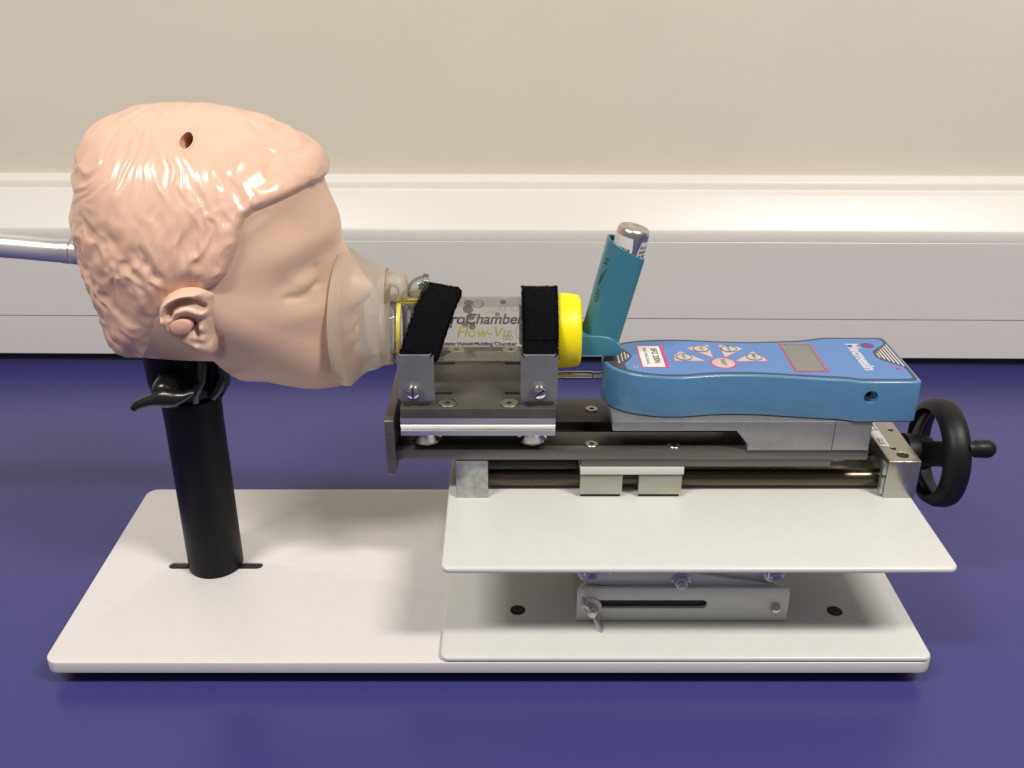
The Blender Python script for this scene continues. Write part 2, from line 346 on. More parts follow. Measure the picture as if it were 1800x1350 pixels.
def arm(name, a, b, y0, y1, w=0.86):
    a = Vector(a); b = Vector(b); d = (b-a).normalized(); n = Vector((-d.y, d.x)); P = []
    for k in range(13):
        t = math.pi/2+math.pi*k/12; P.append(a+d*(w*math.cos(t))+n*(w*math.sin(t)))
    for k in range(13):
        t = -math.pi/2+math.pi*k/12; P.append(b+d*(w*math.cos(t))+n*(w*math.sin(t)))
    g = G(); g.plate([[tuple(p) for p in P]], y0, y1, 0.025, M=MXZ); return g.build(name, M['jack'], jack)
L0, R0, L1, R1, L2, R2 = (5.1, 3.75), (16.1, 3.75), (4.95, 5.62), (15.95, 5.5), (5.0, 7.3), (16.0, 7.3)
for yo in (0.0, 7.9):
    arm('scissor_arm', L0, R1, 49.36+yo, 49.58+yo); arm('scissor_arm', R0, L1, 49.08+yo, 49.3+yo)
    arm('scissor_arm', L1, R2, 49.64+yo, 49.84+yo, 0.7); arm('scissor_arm', R1, L2, 49.86+yo, 49.94+yo, 0.7)
for p in (L0, R0, L1, R1):
    g = G(); g.lathe((p[0], 50.2, p[1]), (0, 1, 0), [(0, 0), (0, 0.3), (7.0, 0.3), (7.0, 0)], 20); g.build('cross_rod', M['nickel'], jack)
nut('hex_nut', (4.95, 49.06, 5.62), 0.48, 0.38, jack); nut('hex_nut', (15.95, 49.06, 5.52), 0.50, 0.38, jack, rot=0.5)
nut('hex_nut', (10.4, 49.06, 4.92), 0.45, 0.4, jack, rot=0.0)
g = G(); g.lathe((16.22, 48.75, 3.2), (0, -1, 0), [(0, 0.30), (0.12, 0.30), (0.34, 0.24), (0.40, 0.15), (0.41, 0)], 24); g.build('rivet', M['nickel'], jack)
def wing(c, ang, par):
    c = Vector(c); g = G()
    g.lathe(c, (0, -1, 0), [(0.05, 0.42), (0.35, 0.34), (0.42, 0.28), (0.42, 0.0)], 24)
    for s in (1, -1):
        d = Vector((math.cos(ang), 0, math.sin(ang)))*s
        path = [c+d*0.2+Vector((0, -0.2, 0)), c+d*0.55+Vector((0, -0.36, 0)), c+d*0.95+Vector((0, -0.55, 0)), c+d*1.25+Vector((0, -0.62, 0)), c+d*1.36+Vector((0, -0.63, 0))]
        g.tube(path, [0.15, 0.15, 0.17, 0.17, 0.08], 12, ell=2.2)
    o = g.build('wing_nut', M['bluez'], par, sharp=50)
    g = G(); g.lathe(c, (0, -1, 0), [(0.3, 0.25), (0.52, 0.25), (0.57, 0.2), (0.58, 0)], 20); g.build('bolt_end', M['nickel'], o)
    return o
g = G(); g.lathe((5.02, 48.75, 3.3), (0, -1, 0), [(0, 0.62), (0.1, 0.62), (0.14, 0.58), (0.14, 0)], 36); g.build('nylon_washer', M['label'], jack)
wing((5.05, 48.6, 3.15), math.radians(-62), jack)
g = G(); c = Vector((5.75, 48.9, 6.2)); g.tube([c, c+Vector((0.15, -0.1, -0.2)), c+Vector((0.35, -0.15, -0.42)), c+Vector((0.42, -0.15, -0.5))], [0.13, 0.15, 0.13, 0.05], 12, ell=1.6)
g.build('wing_nut', M['bluez'], jack, sharp=50)

# ------------------------------------------------------------------ adjustment slide on the jack: rods, zinc blocks, hand wheel
adj = thing('screw_adjuster', 'black handwheel screw drive with zinc blocks and brown rods on the jack plate', 'screw drive', (10, 56, 8.4))
for y in (54.25, 58.9):
    g = G(); g.lathe((-2.9, y, 9.12), (1, 0, 0), [(0, 0), (0, 0.56), (26.6, 0.56), (26.6, 0)], 36); g.build('guide_rod', M['rod'], adj)
g = G(); g.lathe((-2.9, 56.6, 9.6), (1, 0, 0), [(0, 0), (0, 0.3), (28, 0.3), (28, 0)], 24); g.build('lead_screw', M['rod'], adj)
g = G(); g.box(-3.24, -1.27, 52.9, 60.4, 8.41, 11.0, b=0.04); g.build('end_block', M['zincg'], adj)
g = G(); prof = rr(52.9, 60.4, 8.41, 11.0, 0.05, 2)
g.plate([rr(23.3, 25.3, 52.9, 60.4, 0.05, 2), circ(24.42, 53.72, 0.36), circ(24.12, 54.55, 0.17), circ(24.78, 57.0, 0.17)], 8.41, 11.0, 0.04); eb = g.build('bearing_block', M['zinc'], adj)
for x, y, r in ((24.42, 53.72, 0.36), (24.12, 54.55, 0.17), (24.78, 57.0, 0.17)):
    g = G(); g.lathe((x, y, 10.35 if r > .3 else 10.6), (0, 0, 1), [(0, r*1.1), (0, 0)], 24); g.build('bore_floor', M['zincg'] if r > .3 else M['dark'], eb)
g = G(); g.plate([[(23.4, 54.9), (23.95, 54.75), (24.0, 54.9), (24.0, 58.6), (23.4, 58.6)]], 11.005, 11.012); lab = g.build('paper_label', M['label'], adj)
g = G()
for txt, x0, y0, s in (('GLE', 23.48, 55.95, 0.50), ('made in U.K.', 23.8, 57.9, 0.20), ('S1.', 23.5, 57.1, 0.28)):
    V, F = text2d(txt, s, shear=0.2, off=0.008); g.add([(x0+ty, y0-tx, 11.02) for tx, ty in V], F)
g.build('lettering', M['ink'], lab, weld=False)
for z0, z1 in ((9.95, 10.75), (8.6, 9.8)):
    g = G(); g.box(23.12, 23.3, 53.0, 53.55, z0, z1, b=0.04); g.box(23.08, 23.14, 53.08, 53.45, z0+0.08, z1-0.08); g.build('clamp_jaw', M['zincg'], adj)
for x0, x1 in ((4.42, 7.05), (8.05, 10.73)):
    g = G(); g.box(x0, x1, 52.95, 55.8, 8.62, 9.98, b=0.05); g.box(x0, x1, 57.6, 60.3, 8.62, 9.98, b=0.05); g.build('slider_block', M['zinc'], adj)
    g = G(); g.box(x0+0.05, x1-0.1, 53.05, 60.2, 8.45, 8.62); g.build('slider_foot', M['rubber'], adj)
# hand wheel
g = G(); wx = 27.7; wy = 56.3; wz = 9.75
prof = [(-0.78, 2.86), (-0.62, 3.28), (-0.2, 3.52), (0.35, 3.57), (0.7, 3.45), (0.86, 3.2), (0.82, 2.95), (0.5, 2.82), (0.0, 2.78), (-0.5, 2.80), (-0.78, 2.86)]
g.lathe((wx, wy, wz), (1, 0, 0), prof, 96); wheel = g.build('hand_wheel', M['wheelblk'], adj, sharp=60)
g = G(); g.lathe((25.3, wy, wz), (1, 0, 0), [(0, 0.7), (0.25, 0.75), (0.3, 1.25), (1.6, 1.15), (2.0, 1.0), (2.0, 0)], 40); g.build('hub', M['wheelblk'], wheel)
for k in range(3):
    a = math.radians(154+120*k); d = Vector((0, math.cos(a), math.sin(a))); n = Vector((0, -math.sin(a), math.cos(a))); rings = []
    for (r, x, w, t) in ((0.6, -1.3, 0.95, 0.3), (1.3, -1.05, 0.82, 0.28), (2.0, -0.6, 0.8, 0.28), (2.6, -0.15, 1.0, 0.35), (2.95, 0.0, 1.25, 0.5)):
        c = Vector((wx+x, wy, wz))+d*r
        rings.append([c+n*(w*math.cos(q))+Vector((1, 0, 0))*(t*math.sin(q)) for q in [2*math.pi*j/20 for j in range(20)]])
    g = G(); g.loft(rings, 0, True, True); g.build('spoke', M['wheelblk'], wheel, sharp=60)
ha = Vector((wx, wy-2.6, wz+1.7))
g = G(); g.lathe(ha, (1, 0, 0), [(0.6, 0.5), (0.95, 0.46), (1.05, 0.54), (1.3, 0.56), (1.8, 0.58), (2.05, 0.52), (2.25, 0.36), (2.34, 0.0)], 32); g.build('crank_handle', M['wheelblk'], wheel, sharp=60)

# ------------------------------------------------------------------ slide bed
bed = thing('slide_rail', 'long dark anodised slide rail with square end plate carrying the clamp and the gauge', 'slide rail', (8, 56.5, 11))
g = G(); g.box(-6.85, 21.95, 52.95, 55.2, 11.1, 11.8, b=0.03); fb = g.build('front_bar', M['anod'], bed)
g = G(); g.box(-6.85, 21.95, 56.6, 60.0, 11.1, 11.8, b=0.03); g.build('rear_bar', M['blackmet'], bed)
g = G(); g.box(4.45, 19.75, 52.98, 60.0, 10.6, 11.08, b=0.03); g.build('under_plate', M['anod'], bed)
g = G(); g.box(-6.8, 21.9, 55.2, 56.6, 11.1, 11.3); g.build('channel_floor', M['blackmet'], bed)
g = G(); g.box(-6.85, 21.9, 53.5, 55.19, 11.78, 11.83, b=0.01); g.build('wear_strip', M['blackmet'], bed)
g = G(); g.box(4.42, 10.8, 52.93, 60.2, 10.05, 10.58, b=0.03); g.build('saddle_plate', M['jack'], bed)
g = G(); g.plate([rr(52.45, 60.6, 10.3, 14.05, 0.12, 3)], -7.4, -6.86, 0.03, M=Matrix(((0, 0, 1, 0), (1, 0, 0, 0), (0, 1, 0, 0), (0, 0, 0, 1)))); g.build('end_plate', M['anod'], bed)
for x, y in ((5.1, 53.6), (10.15, 53.45), (5.47, 58.4), (15.0, 58.4)):
    screw('socket_screw', (x, y, 11.83 if y < 55 else 11.8), (0, 0, 1), 0.40, [M['screwm'], M['dark']], bed, hexr=0.45)

# ------------------------------------------------------------------ carriage with clamp brackets
car = thing('chamber_clamp', 'wheeled grey metal carriage with four upright brackets under the clear chamber', 'clamp carriage', (-1.8, 56.6, 12))
slots = [rr(x0, x1, y-0.18, y+0.18, 0.17, 5) for x0, x1 in ((-5.6, -3.45), (-0.25, 1.9)) for y in (54.37, 58.75)]
sc = [(-3.62, 52.98), (0.03, 52.95), (-3.5, 60.9), (0.15, 60.9)]
g = G(); g.plate([rr(-6.4, 2.8, 52.3, 61.5, 0.04, 2)]+slots, 14.35, 14.95, 0.02); g.build('top_plate', M['anodt'], car)
g = G(); 
for x0, x1 in ((-5.59, -3.46), (-0.24, 1.89)):
    for y in (54.37, 58.75): g = G(); g.box(x0, x1, y-0.15, y+0.15, 14.34, 14.88); g.build('slot_backing', M['rubber'], car)
for x, y in sc:
    screw('countersunk_screw', (x, y, 14.96), (0, 0, 1), 0.55, [M['screwm'], M['dark']], car, hexr=0.34)
for s in (0, 1):
    pf = [(52.25, 14.32), (52.25, 14.05), (52.33, 13.98), (52.33, 13.85), (52.27, 13.8), (52.40, 13.55), (52.40, 13.48), (52.28, 13.44), (52.28, 13.15), (53.6, 13.15), (53.6, 14.32)]
    if s: pf = [(113.8-y, z) for y, z in pf]
    g = G(); g.prism_x(pf, -6.42, 2.78); g.build('side_extrusion', M['alu'], car, sharp=20)
for x in (-5.0, 1.45):
    for y in (53.75, 60.0):
        g = G(); g.lathe((x, y, 12.1), (0, 0, 1), [(0, 0), (0.0, 0.7), (0.03, 0.86), (0.08, 0.9), (0.16, 0.88), (0.24, 0.78), (0.48, 0.62), (0.54, 0.62), (0.56, 0.7), (0.66, 0.7), (0.68, 0.62), (1.04, 0.62), (1.04, 0)], 40); g.build('wheel', M['chrome'], car)
for x0, x1 in ((-6.5, -4.35), (0.7, 2.87)):
    for side in (0, 1):
        yf = 52.62 if side == 0 else 60.95
        g = G(); g.plate([rr(x0+0.22, x1-0.02, 14.96, 17.2, 0.05, 2)], yf+0.16, yf+0.34, 0.015, M=MXZ); foot = g.build('bracket_foot', M['bracket'], car)
        P = rr(x0, x1, 15.25, 18.25, 0.28, 5)
        # rounded bottom corners, square shoulders and a dip in the top edge where the strap passes
        P = [q for q in P if q[1] < 17.5]+[(x1, 18.25), (x1-0.12, 18.35), (x1-0.22, 18.25), (x1-0.24, 17.98), (x0+0.24, 17.98), (x0+0.22, 18.25), (x0+0.12, 18.35), (x0, 18.25)]
        P = sorted(set(P), key=lambda q: math.atan2(q[1]-16.8, q[0]-(x0+x1)/2))
        g = G(); g.plate([P], yf, yf+0.15, 0.02, M=MXZ); bk = g.build('bracket', M['bracket'], car)
        if side == 0:
            cx = -5.6 if x0 < 0 else 1.8
            g = G(); g.lathe((cx, yf, 16.0), (0, -1, 0), [(0, 0.56), (0.07, 0.56), (0.08, 0.4), (0.08, 0.0)], 36); g.build('washer', M['bracket'], bk)
            sl = math.radians(90 if x0 < 0 else 40)
            g = G(); g.lathe((cx, yf-0.08, 15.98), (0, -1, 0), [(0, 0.44), (0.16, 0.44), (0.3, 0.36), (0.37, 0.22), (0.39, 0)], 36)
            s_ = g.build('slotted_screw', M['chrome'], bk)
            d = Vector((math.cos(sl), 0, math.sin(sl))); n = Vector((-d.z, 0, d.x)); c = Vector((cx, yf-0.08-0.33, 15.98))
            g = G(); vs = []
            for q in (0.0, -0.075):
                for sx, sz in ((-1, -1), (1, -1), (1, 1), (-1, 1)): vs.append(c+d*(0.34*sx)+n*(0.05*sz)+Vector((0, q, 0)))
            g.add(vs, [(0, 1, 2, 3), (4, 5, 6, 7), (0, 1, 5, 4), (1, 2, 6, 5), (2, 3, 7, 6), (3, 0, 4, 7)]); g.build('slot', M['dark'], s_)

# ------------------------------------------------------------------ force gauge and its bracket
gb = thing('gauge_mount', 'grey machined aluminium mount between the dark rail and the blue gauge', 'mount', (14, 56, 11.8))
g = G(); P = [(6.25, 13.8), (6.25, 13.25), (6.32, 13.18), (13.72, 13.18), (14.5, 12.25), (14.5, 11.84), (19.6, 11.84), (19.6, 13.8)]
g.plate([P], 52.82, 59.2, 0.02, M=MXZ); g.build('mount_arm', M['brk'], gb)
g = G(); g.box(19.64, 21.85, 52.84, 59.2, 11.84, 13.78, b=0.02); g.build('mount_block', M['brk'], gb)

gauge = thing('force_gauge', 'blue handheld digital force gauge with keys and grey screen, lying on its mount', 'force gauge', (15, 56, 13.8))
GO = [(21.97, 53.0), (19.6, 52.98), (17.1, 53.3), (15.2, 53.55), (13.75, 53.62), (12.4, 53.58), (11.2, 53.4), (10.3, 53.28), (9.2, 53.3), (8.2, 53.5), (7.3, 53.85), (6.6, 54.35), (6.1, 55.0), (5.82, 55.8), (5.82, 56.6), (6.1, 57.45), (6.65, 58.2), (7.4, 58.72), (8.4, 59.0), (9.8, 59.15), (11.2, 59.15), (13.0, 58.95), (14.8, 58.8), (16.6, 58.85), (18.5, 59.0), (21.5, 59.1)]
GS = smooth_closed(GO, 5)
GS = [p for p in GS if p[0] < 21.6]
fr = [p for p in GS if p[1] < 56]; bk_ = [p for p in GS if p[1] >= 56]
start = [i for i in range(len(GS)) if GS[i][1] < 56 and GS[i][0] == max(q[0] for q in fr)][0]
GS = GS[start:]+GS[:start]                       # starts at the front right, goes left round the nose, ends at the back right
def gauge_outline(d):
    Q = inset(GS, d)[1:-1]
    xr = 24.32-d
    cor = [(xr-0.35, Q[-1][1]), (xr-0.1, Q[-1][1]-0.08), (xr, Q[-1][1]-0.3), (xr+0.0, Q[0][1]+0.3), (xr-0.1, Q[0][1]+0.08), (xr-0.35, Q[0][1])]
    return Q+cor
g = G(); g.plate([gauge_outline(0.0)], 13.84, 16.5, 0.14, res=3); body = g.build('body', M['gbody'], gauge)
g = G(); g.plate([gauge_outline(0.12)], 13.80, 13.90); g.build('base_gasket', M['rubber'], gauge)
# socket hole in the front side (real hole)
cut = G(); cut.lathe((21.4, 52.5, 15.5), (0, 1, 0), [(0, 0), (0, 0.42), (1.4, 0.42), (1.4, 0)], 32); co = cut.build('cutter', M['gbody'], gauge)
md = body.modifiers.new('b', 'BOOLEAN'); md.object = co; md.operation = 'DIFFERENCE'; md.solver = 'EXACT'
dg = bpy.context.evaluated_depsgraph_get(); nm = bpy.data.meshes.new_from_object(body.evaluated_get(dg)); body.modifiers.clear(); body.data = nm
bpy.data.objects.remove(co); nm.set_sharp_from_angle(angle=math.radians(32))
g = G(); g.lathe((21.4, 53.0, 15.5), (0, 1, 0), [(0.01, 0.43), (0.06, 0.40), (0.18, 0.24), (0.19, 0.19)], 32); g.lathe((21.4, 53.0, 15.5), (0, 1, 0), [(0.19, 0.2), (0.9, 0.18), (0.9, 0)], 24, 1); g.build('socket', [M['gbody'], M['dark']], gauge)
g = G(); g.plate([gauge_outline(0.2)], 16.49, 16.515); face = g.build('face_overlay', M['gdark'], gauge)
g = G(); g.plate([gauge_outline(0.42)], 16.5, 16.525); fb_ = g.build('blue_panel', M['gface'], gauge)
def flat(name, loops, z, m, par, t=0.004):
    g = G(); g.plate(loops, z, z+t); return g.build(name, M[m], par)
dl = smooth_closed([(6.35, 58.05), (6.75, 58.15), (7.15, 57.6), (7.55, 56.75), (7.62, 56.3), (7.4, 55.8), (7.08, 55.2), (7.15, 54.5), (6.9, 54.35), (6.3, 55.0), (6.03, 55.8), (6.03, 56.6)], 4)
flat('nose_grip_print', [dl], 16.526, 'gdark', face)
dr = [(24.1, 58.45), (23.9, 58.3), (22.85, 57.2), (22.72, 56.85), (22.72, 56.2), (22.85, 55.85), (23.9, 54.75), (24.1, 54.55)]
flat('tail_grip_print', [dr], 16.526, 'gdark', face)
for x, y0, y1 in ((6.76, 57.45, 55.3), (7.0, 57.3, 55.6), (7.22, 57.0, 55.85), (7.4, 56.7, 56.1)):
    g = G(); g.plate([rr(x-0.045, x+0.045, y1, y0, 0.04, 3)], 16.531, 16.535); g.build('grip_stripe', M['stripe'], face)
for x, h in ((22.95, 0.35), (23.15, 0.62), (23.35, 0.9), (23.55, 1.15), (23.75, 1.4), (23.95, 1.65)):
    g = G(); g.plate([rr(x-0.045, x+0.045, 56.5-h, 56.5+h, 0.04, 3)], 16.531, 16.535); g.build('grip_stripe', M['stripe'], face)
flat('label_border', [rr(8.04, 9.72, 54.64, 58.0, 0.1)], 16.526, 'magenta', face)
lb = flat('white_label', [rr(8.14, 9.5, 54.75, 57.9, 0.06)], 16.532, 'label', face)
g = G()
for txt, x, y, s, o_ in (('BFG 200N', 8.92, 57.55, 0.56, 0.012), ('BASIC FORCE GAUGE', 8.45, 57.62, 0.27, 0.004)):
    V, F = text2d(txt, s, off=o_, sx=0.93); g.add([(x+ty, y-tx, 16.54) for tx, ty in V], F)
g.build('lettering', M['ink'], lb, weld=False)
g = G()
for txt, x, y in (('C', 7.58, 55.0), ('E', 7.58, 54.72)):
    V, F = text2d(txt, 0.36, off=0.0); g.add([(x+ty*1.1, y-tx, 16.532) for tx, ty in V], F)
g.build('marking', M['silver'], face, weld=False)
V, F = text2d('Mecmesin', 0.98, off=0.045, sx=0.86)
g = G(); w = max(v[0] for v in V); g.add([(21.45+ty*1.05, 58.3-tx*4.05/w, 16.532) for tx, ty in V], F); g.build('lettering', M['silver'], face, weld=False)
# screen
lc = flat('screen_border', [rr(17.14, 19.24, 54.0, 58.4, 0.08), rr(17.24, 19.14, 54.1, 58.3, 0.06)], 16.526, 'magenta', face)
g = G(); g.plate([rr(17.24, 19.14, 54.1, 58.3, 0.06), rr(17.34, 19.04, 54.2, 58.1, 0.04)], 16.526, 16.56, 0.004); g.build('screen_bezel', M['lcd'], gauge)
g = G(); g.plate([rr(17.3, 19.08, 54.16, 58.15, 0.04)], 16.526, 16.532); g.build('screen', M['lcd'], gauge)
g = G(); g.plate([circ(22.75, 58.0, 0.42, 24)], 16.5265, 16.528); g.build('logo_print', clear_mat('purple_logo', (0.8, 0.5, 0.8), 0.55, (0.34, 0.12, 0.34), 0.4), face)
g = G(); g.plate([[(22.9, 54.9), (23.5, 54.35), (23.6, 54.35), (23.0, 55.0)]], 16.5265, 16.528); g.plate([[(23.3, 54.7), (23.55, 54.1), (23.65, 54.1), (23.4, 54.75)]], 16.5265, 16.528); g.build('logo_line', M['magenta'], face)
# keys
K = [([(10.18, 55.66), (10.30, 56.47), (10.72, 57.08), (11.36, 56.44), (12.05, 55.63)], (10.83, 56.18), 'UNITS'),
     ([(11.26, 57.55), (11.87, 57.97), (12.64, 58.07), (12.63, 57.41), (12.62, 56.15)], (12.1, 57.45), 'TXD'),
     ([(13.33, 58.07), (13.78, 58.04), (14.47, 57.74), (14.71, 57.5), (13.37, 56.15)], (13.84, 57.43), 'ON/OFF'),
     ([(13.92, 55.6), (14.66, 56.39), (15.25, 57.05), (15.69, 56.39), (15.87, 55.6)], (15.17, 56.18), 'MAX')]
def shrink(P, k):
    cx = sum(p[0] for p in P)/len(P); cy = sum(p[1] for p in P)/len(P); return [(cx+(p[0]-cx)*k, cy+(p[1]-cy)*k) for p in P]
for P, (cx, cy), tx_ in K:
    kb = flat('key', [shrink(P, 1.07)], 16.526, 'magenta', face)
    flat('key_field', [P], 16.531, 'keyc', kb)
    g = G(); g.lathe((cx, cy, 16.5), (0, 0, 1), [(0, 0.49), (0.05, 0.49), (0.065, 0.46), (0.07, 0)], 32); kk = g.build('key_dome', M['keyg'], gauge, sharp=60)
    g = G(); g.plate([circ(cx, cy, 0.50, 32), circ(cx, cy, 0.465, 32)], 16.555, 16.575)
    V, F = text2d(tx_, 0.3 if len(tx_) < 5 else 0.24, off=0.003, align='CENTER'); g.add([(cx-0.09+ty, cy-tx, 16.5715) for tx, ty in V], F); g.build('lettering', M['ink'], kk, weld=False)
cx, cy = 13.1, 55.3
kb = flat('key', [circ(cx, cy, 0.80, 40)], 16.526, 'magenta', face)
g = G(); g.lathe((cx, cy, 16.5), (0, 0, 1), [(0, 0.69), (0.05, 0.69), (0.065, 0.66), (0.07, 0)], 40); kk = g.build('key_dome', M['keyc'], gauge, sharp=60)
g = G(); V, F = text2d('RESET', 0.36, off=0.004, align='CENTER'); g.add([(cx-0.1+ty, cy-tx, 16.5715) for tx, ty in V], F); g.build('lettering', M['ink'], kk, weld=False)
# sensing rod
g = G(); g.lathe((2.0, 56.3, 15.25), (1, 0, 0), [(0, 0), (0, 0.24), (1.45, 0.24), (1.47, 0.26), (1.5, 0.26), (1.5, 0.26), (3.2, 0.26), (3.25, 0.22), (3.9, 0.22), (3.9, 0)], 28); g.build('sensing_rod', M['nickel'], gauge)

# ------------------------------------------------------------------ spacer chamber with face mask
CY, CZ = 56.5, 18.3
sp = thing('spacer_chamber', 'clear valved holding chamber with milky face mask and yellow end cap strapped in the clamp', 'spacer', (-2, CY, CZ))
g = G(); g.lathe((-5.9, CY, CZ), (1, 0, 0), [(0, 1.97), (3, 1.97), (6, 1.97), (9.0, 1.99)], 96); g.build('chamber_tube', M['chamber'], sp)
g = G(); g.lathe((2.85, CY, CZ-0.1), (1, 0, 0), [(0, 2.05), (0.0, 2.26), (0.06, 2.30), (0.7, 2.28), (1.2, 2.22), (1.42, 2.16), (1.52, 2.02), (1.54, 1.6), (1.5, 1.3), (1.3, 1.25), (1.3, 0)], 80); g.build('yellow_cap', M['yellow'], sp, sharp=40)
# valve body
g = G(); g.lathe((-7.2, CY, CZ), (1, 0, 0), [(0, 1.75), (0.05, 2.0), (0.15, 2.12), (0.28, 2.15), (0.34, 2.05), (0.42, 2.02), (0.75, 2.02), (0.8, 2.12), (1.0, 2.12), (1.05, 2.0), (1.15, 1.98), (1.17, 2.05), (1.22, 2.05), (1.24, 1.98), (1.36, 1.98), (1.38, 2.07), (1.5, 2.07), (1.52, 2.0), (1.66, 1.98), (1.68, 2.05), (1.74, 2.05), (1.76, 1.99)], 72); g.build('valve_body', M['clearp'], sp, sharp=25)
g = G(); g.lathe((-7.1, CY, CZ), (1, 0, 0), [(0, 1.5), (0.02, 1.9), (0.1, 1.9), (0.12, 1.5)], 60); g.lathe((-6.1, CY, CZ), (1, 0, 0), [(0, 1.2), (0.02, 1.85), (0.08, 1.85), (0.1, 1.2)], 60); g.build('valve_disc', M['clearp'], sp)
g = G(); g.lathe((-6.68, CY, CZ), (1, 0, 0), [(0, 1.7), (0, 2.04), (0.1, 2.06), (0.24, 2.04), (0.24, 1.7)], 72); g.build('valve_ring', M['ygasket'], sp)
g = G(); g.box(-6.5, -5.0, CY-0.75, CY+0.75, 20.2, 20.5, b=0.06); g.build('valve_seat', M['ygasket'], sp)
g = G(); g.box(-6.45, -4.95, CY-0.85, CY+0.85, 20.5, 20.62, b=0.03); g.box(-6.5, -4.95, CY-0.8, CY+0.8, 20.08, 20.19, b=0.02); g.build('valve_cover', M['clearp'], sp)
# clear elbow dome
rings = []
for k in range(9):
    a = math.pi/2*k/8
    # quarter-bend: section turns from facing down to facing right
    c = Vector((-5.1, CY, 20.62)); dirv = Vector((-math.cos(a), 0, math.sin(a)))
    mid = c+dirv*0.55; half = 0.52; rings.append([mid+dirv*(half*math.cos(q))+Vector((0, 0.62*math.sin(q), 0)) for q in [2*math.pi*j/24 for j in range(24)]])
g = G(); g.loft(rings); g.build('elbow_dome', M['clearp'], sp, sharp=60)
g = G(); g.lathe((-5.1, CY, 21.17), (1, 0, 0), [(0, 0.45), (0, 0.66), (0.12, 0.68), (0.14, 0.6), (0.2, 0.6), (0.22, 0.66), (0.3, 0.64), (0.32, 0.2), (0.32, 0)], 32); g.build('port_cap', M['clearp'], sp)
# silicone port on top of the mask
g = G(); rings = []
for x, r, zc in ((-7.5, 0.75, 21.1), (-7.2, 0.92, 21.1), (-6.85, 0.98, 21.1), (-6.5, 0.95, 21.08), (-6.25, 0.85, 21.05), (-6.1, 0.66, 21.0), (-6.05, 0.3, 21.0)):
    rings.append([(x, CY+r*1.05*math.cos(q), zc+r*math.sin(q)) for q in [2*math.pi*j/32 for j in range(32)]])
g.loft(rings, cap1=True); g.build('mask_port', M['silicone'], sp, sharp=60)
g = G(); g.lathe((-6.8, CY-0.2, 21.1), (0, -1, 0), [(0.78, 0.36), (0.84, 0.4), (0.84, 0.34), (0.78, 0.3), (0.7, 0.3)], 30, ell=(0.8, 1.2)); g.build('port_ring', M['clearp'], sp)
g = G(); g.lathe((-7.3, CY, 21.05), (1, 0, 0), [(0, 0.3), (0, 0.72), (0.08, 0.74), (0.14, 0.72), (0.14, 0.3)], 32); g.lathe((-7.35, CY, 21.35), (-1, 0, 0), [(0, 0.3), (0.35, 0.25), (0.4, 0)], 20); g.build('port_valve', M['ygasket'], sp)
# mask: sections across the axis, pear shaped at the face
def msec(x, zt, zb, hw, wrap, pear):
    zc, hh = (zt+zb)/2, (zt-zb)/2; R = []
    for j in range(64):
        q = 2*math.pi*j/64; c, s = math.cos(q), math.sin(q)
        w = hw*(1-pear*c)*abs(s)**0.9*(1 if s > 0 else -1)
        R.append((x-wrap*s*s, HYC_+w, zc+hh*c))
    return R
HYC_ = 56.4
S_ = [(-9.98, 23.55, 15.15, 3.75, 0.42, 0.12), (-9.80, 23.60, 14.98, 3.78, 0.42, 0.12), (-9.62, 23.5, 14.95, 3.62, 0.40, 0.12), (-9.45, 23.38, 15.05, 3.35, 0.34, 0.1), (-9.25, 23.25, 15.25, 3.1, 0.26, 0.1),
      (-9.0, 23.05, 15.5, 2.9, 0.2, 0.08), (-8.6, 22.85, 15.75, 2.7, 0.12, 0.06), (-8.2, 22.65, 15.85, 2.6, 0.08, 0.1), (-7.9, 22.48, 15.98, 2.42, 0.04, 0.06), (-7.75, 22.38, 16.05, 2.25, 0.02, 0.03), (-7.6, 22.3, 16.08, 2.12, 0, 0.02), (-7.3, 22.2, 16.1, 2.08, 0, 0)]
fine = []
for a, b in zip(S_[:-1], S_[1:]):
    for k in range(3): fine.append(tuple(a[i]+(b[i]-a[i])*k/3 for i in range(6)))
fine.append(S_[-1])
g = G(); g.loft([msec(*s) for s in fine]); g.build('mask_cone', M['silicone'], sp, sharp=70)
ro = msec(-9.92, 23.57, 15.05, 3.78, 0.42, 0.12); g = G(); g.tube(ro+[ro[0]], 0.07, 10, caps=False); g.build('mask_rim', M['rim'], sp, sharp=70)
g = G(); g.loft([[(x+0.02, HYC_+(y-HYC_)*1.008, z) for x, y, z in msec(*q)] for q in fine[:10]]); g.build('mask_flange', M['rim'], sp, sharp=70)
g = G(); g.lathe((-7.75, CY, 18.2), (1, 0, 0), [(0, 2.08), (0.05, 2.14), (0.15, 2.1), (0.55, 2.08), (0.6, 2.12), (0.68, 2.05)], 60); g.build('mask_neck', M['silicone'], sp, sharp=60)
# printing on the tube
def on_tube(V, x0, z0, r=1.985, back=False):
    ph0 = math.asin((z0-CZ)/1.97)
    return [(x0+tx, CY+(1 if back else -1)*r*math.cos(ph0+ty/r), CZ+r*math.sin(ph0+ty/r)) for tx, ty in V]
def tube_text(txt, xL, xR, z0, size, m, shear=0.0, off=0.0, back=False, name='lettering', mirror=False):
    V, F = text2d(txt, size, shear=shear, off=off); w = max(v[0] for v in V); k = (xR-xL)/w
    V = [(tx*k, ty) for tx, ty in V]
    if mirror: V = [((xR-xL)-tx, ty) for tx, ty in V]
    g = G(); g.add(on_tube(V, xL, z0, 1.99 if not back else 1.99, back), F); return g.build(name, M[m], sp, weld=False)
tube_text('AeroChamber', -4.55, 0.95, 19.31, 0.90, 'inkm', 0.25, 0.020)
tube_text('Plus', -4.25, -3.32, 19.10, 0.40, 'ink', 0.25, 0.008)
